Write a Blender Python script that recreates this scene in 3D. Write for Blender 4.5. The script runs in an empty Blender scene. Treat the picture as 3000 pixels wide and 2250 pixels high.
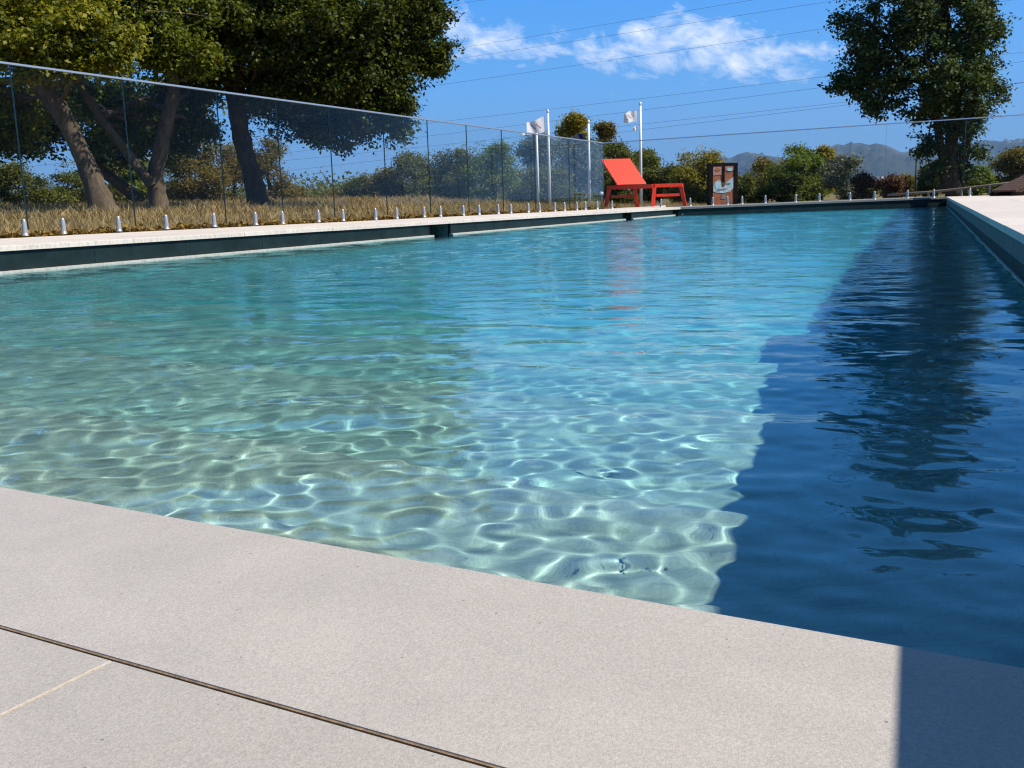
import bpy, bmesh, math, random
import numpy as np
from mathutils import Vector, Matrix

sc = bpy.context.scene
COL = sc.collection
PI = math.pi
rad = math.radians

# ------------------------------------------------------------------ camera
H_CAM = 0.25
PITCH, ROLL = rad(10.36), rad(1.8)
cam = bpy.data.cameras.new('camera')
cam_o = bpy.data.objects.new('camera', cam)
COL.objects.link(cam_o)
cam.sensor_width = 36
cam.lens = 36
cam.clip_start = 0.02
cam.clip_end = 60000
cam_o.location = (0, 0, H_CAM)
cam_o.rotation_euler = (Matrix.Rotation(PI / 2 - PITCH, 3, 'X') @ Matrix.Rotation(-ROLL, 3, 'Z')).to_euler()
sc.camera = cam_o

# ------------------------------------------------------------------ world, sun, exposure
SUN_EL, SUN_AZ = rad(50), rad(-14)          # azimuth from +X towards +Y
SUN = Vector((math.cos(SUN_EL) * math.cos(SUN_AZ), math.cos(SUN_EL) * math.sin(SUN_AZ), math.sin(SUN_EL)))
sun = bpy.data.lights.new('sun', 'SUN')
sun.energy = 4.0
sun.angle = rad(0.5)
sun.color = (1.0, 0.925, 0.80)
sun.cycles.is_caustics_light = True
sun_o = bpy.data.objects.new('sun', sun)
COL.objects.link(sun_o)
sun_o.rotation_euler = SUN.to_track_quat('Z', 'Y').to_euler()

sc.view_settings.view_transform = 'Standard'
sc.view_settings.look = 'None'
sc.view_settings.exposure = 0.64
sc.view_settings.gamma = 1
sc.view_settings.use_curve_mapping = False
sc.cycles.sample_clamp_indirect = 6
sc.cycles.caustics_reflective = False
sc.cycles.transparent_max_bounces = 24
sc.cycles.use_denoising = True
sc.cycles.filter_width = 1.2


class NT:
    """small helper for building node trees"""
    def __init__(self, tree):
        self.t = tree

    def n(self, kind, **kw):
        nd = self.t.nodes.new(kind)
        for k, v in kw.items():
            if k.startswith('i_'):
                nd.inputs[k[2:].replace('_', ' ')].default_value = v
            else:
                setattr(nd, k, v)
        return nd

    def l(self, a, b):
        self.t.links.new(a, b)

    def math(self, op, a, b=None, clamp=False):
        nd = self.t.nodes.new('ShaderNodeMath')
        nd.operation = op
        nd.use_clamp = clamp
        for i, v in enumerate((a, b)):
            if v is None:
                continue
            if isinstance(v, (int, float)):
                nd.inputs[i].default_value = v
            else:
                self.l(v, nd.inputs[i])
        return nd.outputs[0]

    def ramp(self, fac, stops):
        nd = self.t.nodes.new('ShaderNodeValToRGB')
        cr = nd.color_ramp
        while len(cr.elements) < len(stops):
            cr.elements.new(0.5)
        for e, (p, c) in zip(cr.elements, stops):
            e.position = p
            e.color = (*c, 1) if len(c) == 3 else c
        if fac is not None:
            self.l(fac, nd.inputs[0])
        return nd.outputs[0]

    def mix(self, fac, a, b, mode='MIX'):
        nd = self.t.nodes.new('ShaderNodeMix')
        nd.data_type = 'RGBA'
        nd.blend_type = mode
        for sock, v in ((nd.inputs[0], fac), (nd.inputs[6], a), (nd.inputs[7], b)):
            if isinstance(v, (int, float)):
                sock.default_value = v
            elif isinstance(v, tuple):
                sock.default_value = (*v, 1) if len(v) == 3 else v
            else:
                self.l(v, sock)
        return nd.outputs[2]

    def noise(self, vec, scale, detail=4, rough=0.55, dist=0.0):
        nd = self.t.nodes.new('ShaderNodeTexNoise')
        nd.inputs['Scale'].default_value = scale
        nd.inputs['Detail'].default_value = detail
        nd.inputs['Roughness'].default_value = rough
        nd.inputs['Distortion'].default_value = dist
        if vec is not None:
            self.l(vec, nd.inputs['Vector'])
        return nd.outputs[0]


# ---- survey of the place: directions seen from the camera, photo pixels 3000 x 2250 -> points in metres
FWD = np.array([0, math.cos(PITCH), -math.sin(PITCH)])
_r0 = np.array([1.0, 0, 0])
_u0 = np.cross(_r0, FWD)
RIGHT = math.cos(ROLL) * _r0 - math.sin(ROLL) * _u0
UP = math.sin(ROLL) * _r0 + math.cos(ROLL) * _u0


def ray(x, y):
    return FWD + RIGHT * (x - 1500) / 3000 - UP * (y - 1125) / 3000


def at(x, y, z=0.0):
    d = ray(x, y)
    return Vector(np.array([0, 0, H_CAM]) + d * ((z - H_CAM) / d[2]))


def atd(x, y, Y):
    d = ray(x, y)
    return Vector(np.array([0, 0, H_CAM]) + d * (Y / d[1]))


def sky_dir(x, y):
    d = ray(x, y)
    d = d / np.linalg.norm(d)
    return math.atan2(d[0], d[1]), math.asin(d[2])


# ---- sky
world = bpy.data.worlds.new('World')
sc.world = world
world.use_nodes = True
wt = NT(world.node_tree)
bg = world.node_tree.nodes['Background']
sky = wt.n('ShaderNodeTexSky')
sky.sky_type = 'NISHITA'
sky.sun_disc = False
sky.sun_elevation = SUN_EL
sky.sun_rotation = PI / 2 - SUN_AZ
sky.altitude = 300
sky.air_density = 1.0
sky.dust_density = 0.15
sky.ozone_density = 3.0
hs = wt.n('ShaderNodeHueSaturation')
hs.inputs['Saturation'].default_value = 1.2
hs.inputs['Value'].default_value = 1.0
wt.l(sky.outputs[0], hs.inputs['Color'])
tc = wt.n('ShaderNodeTexCoord')
sep = wt.n('ShaderNodeSeparateXYZ')
wt.l(tc.outputs['Generated'], sep.inputs[0])
az = wt.math('ARCTAN2', sep.outputs[0], sep.outputs[1])
el = wt.math('ARCSINE', sep.outputs[2])
cv = wt.n('ShaderNodeCombineXYZ')
wt.l(az, cv.inputs[0])
wt.l(wt.math('ADD', wt.math('MULTIPLY', el, 1.9), wt.math('MULTIPLY', az, 0.25)), cv.inputs[1])
blobs = [  # px centre, half width, half height, strength : drifting fair-weather clouds
    (1330, 80, 70, 50, .95), (1440, 130, 110, 42, .8), (1600, 150, 90, 34, .7), (1650, 105, 40, 32, .8), (1690, 140, 110, 38, .75), (1800, 150, 120, 34, .7), (1780, 165, 110, 40, .75),
    (1900, 95, 60, 40, .9), (1990, 90, 70, 48, 1.0), (2090, 120, 85, 55, 1.0), (2010, 175, 160, 42, .8), (2210, 175, 120, 50, .9),
    (2350, 150, 80, 24, .7), (2430, 165, 50, 20, .5), (1480, 190, 110, 14, .4), (1790, 275, 60, 9, .3), (1680, 295, 45, 8, .25), (1950, 292, 60, 8, .2),
    (1090, 415, 60, 14, .3), (1020, 515, 60, 18, .3), (2020, 420, 130, 12, .25), (2180, 400, 90, 12, .25)]
tot = None
for bx, by, rx, ry, st in blobs:
    a0, e0 = sky_dir(bx, by)
    qa = wt.math('DIVIDE', wt.math('SUBTRACT', az, a0), rx / 3000 * 1.45)
    qe = wt.math('DIVIDE', wt.math('SUBTRACT', el, e0), ry / 3000 * 1.15)
    q = wt.math('ADD', wt.math('MULTIPLY', qa, qa), wt.math('MULTIPLY', qe, qe))
    g = wt.math('MULTIPLY', wt.math('POWER', math.e, wt.math('MULTIPLY', q, -0.8)), st)
    tot = g if tot is None else wt.math('MAXIMUM', tot, g)
n1 = wt.noise(cv.outputs[0], 26, 10, 0.68, 0.5)
n2 = wt.noise(cv.outputs[0], 6, 5, 0.6, 0.2)
# a few faint clouds elsewhere in the sky, the same kind all round
far_cl = wt.math('MULTIPLY', wt.math('SUBTRACT', n2, 0.6, True), 1.0)
dens = wt.math('SUBTRACT', wt.math('ADD', wt.math('ADD', tot, wt.math('MULTIPLY', wt.math('SUBTRACT', n1, 0.5), 2.3)), far_cl), 0.42)
dens = wt.math('MULTIPLY', dens, wt.math('MINIMUM', wt.math('MULTIPLY', wt.math('ADD', tot, far_cl), 3.0), 1.0))
dens = wt.math('MULTIPLY', dens, 1.25, True)
dens = wt.math('MULTIPLY', dens, 0.80)
cloud_c = wt.mix(n1, (10.2, 10.8, 12.0), (13.3, 13.6, 13.9))
low_c = wt.ramp(wt.math('DIVIDE', wt.math('MAXIMUM', el, 0.0), 0.5), [(0.0, (.156, .29, .47)), (0.20, (.095, .285, .60)), (0.44, (.045, .235, .64))])
low_c = wt.mix(1.0, low_c, (16.2, 16.2, 16.2), 'MULTIPLY')
low = wt.math('SUBTRACT', 1.0, wt.math('DIVIDE', wt.math('SUBTRACT', el, 0.22), 0.5, True))
base_sky = wt.mix(low, hs.outputs[0], low_c)
skyc = wt.mix(dens, base_sky, cloud_c)
wt.l(skyc, bg.inputs[0])
bg.inputs[1].default_value = 0.062


# ================================================================== helpers
def link(o, parent=None):
    COL.objects.link(o)
    if parent is not None:
        o.parent = parent
    return o


def mesh_obj(name, verts, faces, mat, parent=None, smooth=False, mats=None, midx=None):
    me = bpy.data.meshes.new(name)
    me.from_pydata([tuple(v) for v in verts], [], faces)
    if mat is not None:
        me.materials.append(mat)
    for m in (mats or []):
        me.materials.append(m)
    if midx is not None:
        me.polygons.foreach_set('material_index', midx)
    if smooth:
        me.polygons.foreach_set('use_smooth', [True] * len(me.polygons))
    me.update()
    return link(bpy.data.objects.new(name, me), parent)


def quad_mesh(name, V, mat, parent=None, k=4, smooth=False):
    """fast mesh from an (N,k,3) array of loose polygons"""
    N = V.shape[0]
    me = bpy.data.meshes.new(name)
    me.vertices.add(N * k)
    me.vertices.foreach_set('co', V.reshape(-1).astype(np.float32))
    me.loops.add(N * k)
    me.loops.foreach_set('vertex_index', np.arange(N * k, dtype=np.int32))
    me.polygons.add(N)
    me.polygons.foreach_set('loop_start', np.arange(0, N * k, k, dtype=np.int32))
    me.polygons.foreach_set('loop_total', np.full(N, k, dtype=np.int32))
    if smooth:
        me.polygons.foreach_set('use_smooth', np.ones(N, dtype=bool))
    me.materials.append(mat)
    me.update(calc_edges=True)
    return link(bpy.data.objects.new(name, me), parent)


def empty(name, loc, rot=0.0):
    o = bpy.data.objects.new(name, None)
    o.empty_display_size = 0.2
    o.location = loc
    o.rotation_euler = (0, 0, rot)
    COL.objects.link(o)
    return o


def tag(o, label=None, cat=None, group=None, kind=None):
    if label:
        o['label'] = label
    if cat:
        o['category'] = cat
    if group:
        o['group'] = group
    if kind:
        o['kind'] = kind
    return o


class MB:
    """collects simple solids into one mesh"""
    def __init__(self):
        self.v, self.f = [], []

    def add(self, v, f):
        b = len(self.v)
        self.v += [Vector(p) for p in v]
        self.f += [tuple(b + i for i in q) for q in f]

    def box(self, c, s, M=None):
        x, y, z = s[0] / 2, s[1] / 2, s[2] / 2
        v = [Vector((i * x, j * y, k * z)) for k in (-1, 1) for j in (-1, 1) for i in (-1, 1)]
        if M is not None:
            v = [M @ p for p in v]
        v = [p + Vector(c) for p in v]
        self.add(v, [(0, 2, 3, 1), (4, 5, 7, 6), (0, 1, 5, 4), (2, 6, 7, 3), (0, 4, 6, 2), (1, 3, 7, 5)])

    def bar(self, a, b, w, h=None, up=(0, 0, 1)):
        a, b = Vector(a), Vector(b)
        h = h or w
        d = (b - a)
        L = d.length
        d.normalize()
        u = Vector(up)
        if abs(d.dot(u)) > 0.98:
            u = Vector((0, 1, 0))
        s = d.cross(u).normalized()
        u = s.cross(d).normalized()
        v = []
        for p in (a, b):
            for i, j in ((-1, -1), (1, -1), (1, 1), (-1, 1)):
                v.append(p + s * (i * w / 2) + u * (j * h / 2))
        self.add(v, [(0, 3, 2, 1), (4, 5, 6, 7), (0, 1, 5, 4), (1, 2, 6, 5), (2, 3, 7, 6), (3, 0, 4, 7)])

    def tube(self, pts, radii, seg=8, jitter=0.0, rng=None, cap=True):
        pts = [Vector(p) for p in pts]
        n = len(pts)
        b = len(self.v)
        prev = None
        for i, p in enumerate(pts):
            d = (pts[min(i + 1, n - 1)] - pts[max(i - 1, 0)])
            if d.length < 1e-9:
                d = Vector((0, 0, 1))
            d.normalize()
            if prev is None:
                s = d.cross(Vector((0.31, 0.95, 0.07))).normalized()
            else:
                s = (prev - d * prev.dot(d)).normalized()
            prev = s
            u = d.cross(s)
            for k in range(seg):
                a = 2 * PI * k / seg
                r = radii[i] * (1 + (rng.uniform(-jitter, jitter) if rng else 0))
                self.v.append(p + s * (math.cos(a) * r) + u * (math.sin(a) * r))
        for i in range(n - 1):
            for k in range(seg):
                k2 = (k + 1) % seg
                self.f.append((b + i * seg + k, b + i * seg + k2, b + (i + 1) * seg + k2, b + (i + 1) * seg + k))
        if cap:
            self.f.append(tuple(b + k for k in reversed(range(seg))))
            self.f.append(tuple(b + (n - 1) * seg + k for k in range(seg)))

    def build(self, name, mat, parent=None, smooth=False, kind=None):
        o = mesh_obj(name, self.v, self.f, mat, parent, smooth)
        if kind:
            o['kind'] = kind
        return o


def copy_obj(o, parent=None):
    c = o.copy()
    COL.objects.link(c)
    if parent is not None:
        c.parent = parent
    return c


def spline(pts, n):
    """Catmull-Rom through points (tuples of any length)"""
    P = [np.array(p, float) for p in pts]
    P = [2 * P[0] - P[1]] + P + [2 * P[-1] - P[-2]]
    out = []
    m = len(P) - 3
    for i in range(n):
        u = i / (n - 1) * m
        k = min(int(u), m - 1)
        t = u - k
        a, b, c, d = P[k:k + 4]
        out.append(0.5 * (2 * b + (c - a) * t + (2 * a - 5 * b + 4 * c - d) * t * t + (3 * b - a - 3 * c + d) * t ** 3))
    return out


# ================================================================== materials
def new_mat(name):
    m = bpy.data.materials.new(name)
    m.use_nodes = True
    return m, NT(m.node_tree), m.node_tree.nodes['Principled BSDF']


def simple(name, col, rough=0.5, metal=0.0, var=0.12, scale=30, bump=0.0, spec=0.5):
    m, t, b = new_mat(name)
    tc = t.n('ShaderNodeTexCoord')
    nz = t.noise(tc.outputs['Object'], scale, 5, 0.6)
    lo = tuple(c * (1 - var) for c in col)
    hi = tuple(min(1, c * (1 + var)) for c in col)
    t.l(t.ramp(nz, [(0.3, lo), (0.7, hi)]), b.inputs['Base Color'])
    b.inputs['Roughness'].default_value = rough
    b.inputs['Metallic'].default_value = metal
    b.inputs['Specular IOR Level'].default_value = spec
    if bump:
        bp = t.n('ShaderNodeBump')
        bp.inputs['Strength'].default_value = bump
        bp.inputs['Distance'].default_value = 0.01
        t.l(nz, bp.inputs['Height'])
        t.l(bp.outputs[0], b.inputs['Normal'])
    return m


def stone(name, base, warm, fine=260, rough=0.62, streak=None, contrast=0.2, bump=0.25, pits=True):
    m, t, b = new_mat(name)
    geo = t.n('ShaderNodeNewGeometry')
    pos = geo.outputs['Position']
    oi = t.n('ShaderNodeObjectInfo')
    f1 = t.noise(pos, fine, 3, 0.6)
    f2 = t.noise(pos, fine * 2.7, 2, 0.6)
    lg = t.noise(pos, 5.5, 6, 0.6, 0.4)
    c = t.mix(lg, base, warm)
    k1 = t.ramp(f1, [(0.25, (1 - contrast,) * 3), (0.75, (1 + contrast * 0.6,) * 3)])
    c = t.mix(1.0, c, k1, 'MULTIPLY')
    k2 = t.ramp(f2, [(0.3, (1 - contrast * 0.9,) * 3), (0.72, (1 + contrast * 0.5,) * 3)])
    c = t.mix(1.0, c, k2, 'MULTIPLY')
    if streak:
        mp = t.n('ShaderNodeMapping')
        mp.inputs['Rotation'].default_value = (0, 0, streak)
        mp.inputs['Scale'].default_value = (3, 34, 10)
        t.l(pos, mp.inputs['Vector'])
        s = t.noise(mp.outputs[0], 1.6, 5, 0.62, 0.8)
        c = t.mix(1.0, c, t.ramp(s, [(0.25, (.66, .66, .66)), (0.5, (.97, .96, .95)), (0.8, (1.16, 1.15, 1.12))]), 'MULTIPLY')
    stain = t.noise(pos, 4.3, 5, 0.65, 1.0)
    c = t.mix(1.0, c, t.ramp(stain, [(0.3, (.925, .925, .93)), (0.6, (1.03, 1.025, 1.02))]), 'MULTIPLY')
    if pits:
        vo = t.n('ShaderNodeTexVoronoi')
        vo.inputs['Scale'].default_value = 60
        t.l(pos, vo.inputs['Vector'])
        pm = t.math('MULTIPLY', t.math('LESS_THAN', vo.outputs['Distance'], 0.07), t.math('GREATER_THAN', t.noise(pos, 14, 2), 0.56))
        c = t.mix(t.math('MULTIPLY', pm, 0.75), c, tuple(x * 0.35 for x in base))
    tone = t.math('ADD', t.math('MULTIPLY', oi.outputs['Random'], 0.09), 0.955)
    tn = t.n('ShaderNodeCombineXYZ')
    for i in range(3):
        t.l(tone, tn.inputs[i])
    c = t.mix(1.0, c, tn.outputs[0], 'MULTIPLY')
    t.l(c, b.inputs['Base Color'])
    b.inputs['Roughness'].default_value = rough
    b.inputs['Specular IOR Level'].default_value = 0.35
    bp = t.n('ShaderNodeBump')
    bp.inputs['Strength'].default_value = bump
    bp.inputs['Distance'].default_value = 0.0012
    t.l(t.math('ADD', f1, t.math('MULTIPLY', f2, 0.6)), bp.inputs['Height'])
    t.l(bp.outputs[0], b.inputs['Normal'])
    return m


M = {}
M['near_stone'] = stone('near_stone', (.43, .395, .357), (.485, .445, .405), fine=420, contrast=0.2, bump=0.4)
M['deck_stone'] = stone('deck_stone', (.66, .60, .53), (.72, .64, .57), fine=90, streak=rad(57), contrast=0.06, bump=0.1, pits=False)
M['floor_stone'] = stone('floor_stone', (.65, .59, .50), (.71, .645, .55), fine=160, streak=rad(-62), contrast=0.16, bump=0.15)
M['wall_tile'] = simple('wall_tile', (.010, .021, .021), 0.45, 0, 0.35, 6, 0.05, 0.25)
M['wall_tile_right'] = simple('wall_tile_right', (.014, .036, .038), 0.65, 0, 0.25, 6, 0.05, 0.12)
M['ledge_stone'] = simple('ledge_stone', (.50, .46, .41), 0.6, 0, 0.2, 40)
M['mortar'] = simple('mortar', (.17, .115, .06), 0.95, 0, 0.35, 90, 0.4)
M['joint_brown'] = simple('joint_brown', (.23, .155, .085), 0.95, 0, 0.4, 120, 0.4)
M['grout'] = simple('grout', (.52, .43, .30), 0.95, 0, 0.2, 200, 0.3)
M['dark_recess'] = simple('dark_recess', (.01, .018, .017), 0.6)
M['aluminium'] = simple('aluminium', (.40, .41, .42), 0.36, 0.45, 0.05, 20)
M['rail_metal'] = simple('rail_metal', (.40, .46, .54), 0.35, 0.6, 0.05, 20)
M['red_paint'] = simple('red_paint', (.80, .045, .012), 0.42, 0, 0.1, 18, 0.03)
M['dark_wood'] = simple('dark_wood', (.012, .007, .005), 0.8, 0, 0.4, 25, 0.2, 0.1)
M['brown_wood'] = simple('brown_wood', (.105, .055, .032), 0.7, 0, 0.35, 25, 0.2)
M['grey_wood'] = simple('grey_wood', (.24, .19, .14), 0.8, 0, 0.3, 30, 0.2)
M['white_paint'] = simple('white_paint', (.80, .80, .80), 0.4, 0, 0.03, 5)
M['flag_white'] = simple('flag_white', (.86, .86, .87), 0.8, 0, 0.03, 5)
M['flag_purple'] = simple('flag_purple', (.22, .12, .30), 0.8, 0, 0.2, 15)
M['flag_red'] = simple('flag_red', (.50, .10, .16), 0.8, 0, 0.2, 15)
M['flag_navy'] = simple('flag_navy', (.012, .02, .06), 0.8, 0, 0.2, 15)
M['wire'] = simple('wire', (.05, .06, .07), 0.6)
M['post_green'] = simple('post_green', (.03, .05, .04), 0.6)
M['render_white'] = simple('render_white', (.74, .73, .70), 0.9, 0, 0.06, 3, 0.1)
M['roof_tile'] = simple('roof_tile', (.30, .12, .07), 0.8, 0, 0.25, 4)
M['dark_window'] = simple('dark_window', (.02, .025, .03), 0.15)
M['orange_wood'] = simple('orange_wood', (.36, .12, .05), 0.65, 0, 0.35, 9)
M['paint_pink'] = simple('paint_pink', (.50, .27, .20), 0.7, 0, 0.25, 20)
M['paint_pale'] = simple('paint_pale', (.46, .58, .60), 0.7, 0, 0.35, 24)
M['paint_blue'] = simple('paint_blue', (.10, .25, .38), 0.7, 0, 0.3, 30)
M['paint_aqua'] = simple('paint_aqua', (.42, .70, .80), 0.7, 0, 0.2, 30)
M['paint_grey'] = simple('paint_grey', (.25, .22, .22), 0.7, 0, 0.3, 30)


def bark(name, a, b_, scale=9):
    m, t, b = new_mat(name)
    tc = t.n('ShaderNodeTexCoord')
    mp = t.n('ShaderNodeMapping')
    mp.inputs['Scale'].default_value = (1, 1, 0.35)
    t.l(tc.outputs['Object'], mp.inputs['Vector'])
    n1 = t.noise(mp.outputs[0], scale, 7, 0.7, 0.6)
    n2 = t.noise(tc.outputs['Object'], 1.6, 4, 0.6)
    c = t.mix(1.0, t.ramp(n1, [(0.3, a), (0.68, b_)]), t.ramp(n2, [(0.3, (.7, .7, .7)), (0.7, (1.15, 1.12, 1.05))]), 'MULTIPLY')
    moss = t.math('GREATER_THAN', t.noise(tc.outputs['Object'], 3.1, 5, 0.7), 0.6)
    c = t.mix(t.math('MULTIPLY', moss, 0.45), c, (.12, .12, .03))
    t.l(c, b.inputs['Base Color'])
    b.inputs['Roughness'].default_value = 0.9
    bp = t.n('ShaderNodeBump')
    bp.inputs['Strength'].default_value = 0.9
    bp.inputs['Distance'].default_value = 0.04
    t.l(n1, bp.inputs['Height'])
    t.l(bp.outputs[0], b.inputs['Normal'])
    return m


M['bark'] = bark('bark', (.045, .03, .019), (.19, .135, .085))
M['bark_dark'] = bark('bark_dark', (.028, .016, .009), (.095, .06, .034))


def leaf_mat(name, c1, c2, c3, trans=0.35):
    """leaf colour varies leaf by leaf"""
    m, t, b = new_mat(name)
    geo = t.n('ShaderNodeNewGeometry')
    col = t.ramp(geo.outputs['Random Per Island'], [(0.0, c1), (0.5, c2), (1.0, c3)])
    big = t.noise(geo.outputs['Position'], 0.7, 3, 0.6)
    col = t.mix(1.0, col, t.ramp(big, [(0.35, (.8, .85, .8)), (0.65, (1.2, 1.12, 1.0))]), 'MULTIPLY')
    t.l(col, b.inputs['Base Color'])
    b.inputs['Roughness'].default_value = 0.55
    b.inputs['Specular IOR Level'].default_value = 0.2
    tr = t.n('ShaderNodeBsdfTranslucent')
    t.l(t.mix(1.0, col, (1.5, 1.45, .6), 'MULTIPLY'), tr.inputs[0])
    mx = t.n('ShaderNodeMixShader')
    mx.inputs[0].default_value = trans
    t.l(b.outputs[0], mx.inputs[1])
    t.l(tr.outputs[0], mx.inputs[2])
    t.l(mx.outputs[0], m.node_tree.nodes['Material Output'].inputs[0])
    return m


def translucent(m, amount):
    t = NT(m.node_tree)
    b = m.node_tree.nodes['Principled BSDF']
    tr = t.n('ShaderNodeBsdfTranslucent')
    t.l(b.inputs['Base Color'].links[0].from_socket, tr.inputs[0])
    mx = t.n('ShaderNodeMixShader')
    mx.inputs[0].default_value = amount
    t.l(b.outputs[0], mx.inputs[1])
    t.l(tr.outputs[0], mx.inputs[2])
    t.l(mx.outputs[0], m.node_tree.nodes['Material Output'].inputs[0])


for k_ in ('flag_white', 'flag_purple', 'flag_red', 'flag_navy'):
    translucent(M[k_], 0.4)

L = {}
L['yellowgreen'] = leaf_mat('leaf_yellowgreen', (.075, .095, .010), (.16, .172, .016), (.27, .255, .026))
L['green'] = leaf_mat('leaf_green', (.05, .08, .010), (.10, .135, .015), (.19, .19, .024))
L['dark'] = leaf_mat('leaf_dark', (.022, .038, .007), (.045, .068, .010), (.14, .155, .02))
L['poplar'] = leaf_mat('leaf_poplar', (.022, .045, .014), (.04, .07, .02), (.12, .155, .05), 0.25)
L['olive'] = leaf_mat('leaf_olive', (.085, .075, .02), (.14, .115, .028), (.20, .15, .04))
L['greygreen'] = leaf_mat('leaf_greygreen', (.08, .10, .065), (.12, .14, .095), (.17, .18, .13), 0.2)
L['mid'] = leaf_mat('leaf_mid', (.065, .085, .016), (.11, .125, .022), (.16, .15, .03))
L['yellow'] = leaf_mat('leaf_yellow', (.14, .13, .014), (.23, .20, .02), (.30, .24, .035))
L['bright'] = leaf_mat('leaf_bright', (.07, .12, .014), (.13, .18, .02), (.18, .20, .03))
L['red'] = leaf_mat('leaf_red', (.07, .028, .018), (.11, .045, .025), (.13, .07, .035))
L['dry'] = leaf_mat('dry_grass', (.22, .155, .08), (.33, .24, .125), (.42, .31, .17), 0.2)
L['litter'] = leaf_mat('leaf_litter', (.10, .05, .012), (.22, .12, .02), (.30, .20, .04), 0.15)

# glass: clear, faintly green, reflecting by Fresnel
gm = bpy.data.materials.new('fence_glass')
gm.use_nodes = True
gt = NT(gm.node_tree)
gm.node_tree.nodes.clear()
go = gt.n('ShaderNodeOutputMaterial')
gtr = gt.n('ShaderNodeBsdfTransparent')
gtr.inputs[0].default_value = (.962, .982, .978, 1)
ggl = gt.n('ShaderNodeBsdfGlossy')
ggl.inputs['Roughness'].default_value = 0.0
glw = gt.n('ShaderNodeLayerWeight')
glw.inputs['Blend'].default_value = 0.5
gfr = gt.math('ADD', gt.math('MULTIPLY', gt.math('POWER', glw.outputs['Facing'], 4.0), 1.7), 0.003, True)
gmx = gt.n('ShaderNodeMixShader')
gt.l(gfr, gmx.inputs[0])
gt.l(gtr.outputs[0], gmx.inputs[1])
gt.l(ggl.outputs[0], gmx.inputs[2])
gt.l(gmx.outputs[0], go.inputs[0])
M['glass'] = gm
M['glass_edge'] = simple('glass_edge', (.03, .075, .07), 0.2)

# ================================================================== the pool: plan
ZW = -0.15                     # water level
ZN = -0.08                     # near paving
NA = at(0, 1430, ZN)
NB = at(3000, 1964, ZN)
T = (NB - NA).normalized()                     # along the near edge, to the right
N = Vector((-T.y, T.x, 0))                     # from the near edge into the pool


def edge_point(x, y_top, y_water):
    p_ = at(x, y_water, ZW)                      # the wall stands where the waterline is seen
    p_.z = atd(x, y_top, p_.y).z                 # and its coping as high as it is seen
    return p_


P_L0 = edge_point(0, 714, 803)                 # left coping, inner top edge
P_K = edge_point(1994, 607, 630)               # where left side meets far side
P_F = edge_point(2770, 576, 603)               # far right corner
P_R = edge_point(3000, 689, 845)               # right coping
print('edges', P_L0, P_K, P_F, P_R)


def isect(p, d, q, e):
    a = np.array([[d.x, -e.x], [d.y, -e.y]])
    s = np.linalg.solve(a, np.array([q.x - p.x, q.y - p.y]))
    return s[0]


dL = (P_K - P_L0)
dR = (P_R - P_F)
sL = isect(P_L0, dL, NA, T)
C_NL = P_L0 + dL * sL
C_NL.z = 0.045
sR = isect(P_F, dR, NA, T)
C_NR = P_F + dR * sR
C_NR.z = 0.05
POOL = [C_NL, P_K, P_F, C_NR]                  # going round: near-left, far-left, far-right, near-right
cen = sum((Vector((p.x, p.y, 0)) for p in POOL), Vector()) / 4


def inside(x, y, grow=0.0):
    """points inside the pool outline (arrays), grown outwards by grow metres"""
    r = np.ones(np.shape(x), bool)
    for i in range(4):
        a, b = POOL[i], POOL[(i + 1) % 4]
        ex, ey = b.x - a.x, b.y - a.y
        Ln = math.hypot(ex, ey)
        nx, ny = ey / Ln, -ex / Ln                      # right of the edge = inside for clockwise order
        if (cen.x - a.x) * nx + (cen.y - a.y) * ny < 0:
            nx, ny = -nx, -ny
        r &= ((x - a.x) * nx + (y - a.y) * ny) > -grow
    return r


def outward(a, b):
    e = Vector((b.x - a.x, b.y - a.y, 0)).normalized()
    n = Vector((e.y, -e.x, 0))
    if n.dot(cen - Vector((a.x, a.y, 0))) > 0:
        n = -n
    return e, n


# ------------------------------------------------------------------ ground
_f0, _f1 = at(-420, 694 + .046 * 420, 0.045), at(1770, 612.5, -0.03)
_fd = (_f1 - _f0).normalized()
FX0 = (_f0.x, _f0.y, -_fd.y, _fd.x)


def gz(x, y):
    x = np.asarray(x, float)
    y = np.asarray(y, float)
    r = np.hypot(x, y)
    az_ = np.degrees(np.arctan2(x, np.maximum(y, 1e-3)))
    left = np.clip((6 - az_) / 12, 0, 1)
    left = left * left * (3 - 2 * left) * np.clip((y - 9) / 3, 0, 1)
    dpf = (x - FX0[0]) * FX0[2] + (y - FX0[1]) * FX0[3]            # metres behind the left fence
    rise = -0.13 + 0.27 * np.clip((dpf - 0.3) / 6, 0, 1) + 0.2 * np.clip((dpf - 6) / 12, 0, 1)
    flat = -0.13 - 0.1 * np.clip((r - 22) / 20, 0, 1)
    z = flat * (1 - left) + rise * left
    z = z - 9 * np.clip((r - 70) / 400, 0, 1) ** 1.2 - 16 * np.clip((r - 500) / 2000, 0, 1)
    z = z + 0.02 * np.sin(x * 1.7 + y * 0.9) * np.clip((r - 13) / 6, 0, 1)
    return z


gr = np.concatenate([np.linspace(0.3, 30, 90), np.exp(np.linspace(math.log(31), math.log(9000), 60))])
gth = np.linspace(-PI, PI, 181)
R_, TH_ = np.meshgrid(gr, gth, indexing='ij')
GX, GY = R_ * np.sin(TH_), R_ * np.cos(TH_)
GZ = gz(GX, GY)
nr, nth = GX.shape
idx = np.arange(nr * nth).reshape(nr, nth)
fq = np.stack([idx[:-1, :-1], idx[:-1, 1:], idx[1:, 1:], idx[1:, :-1]], -1).reshape(-1, 4)
vin = inside(GX.ravel(), GY.ravel(), 0.35)
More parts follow.
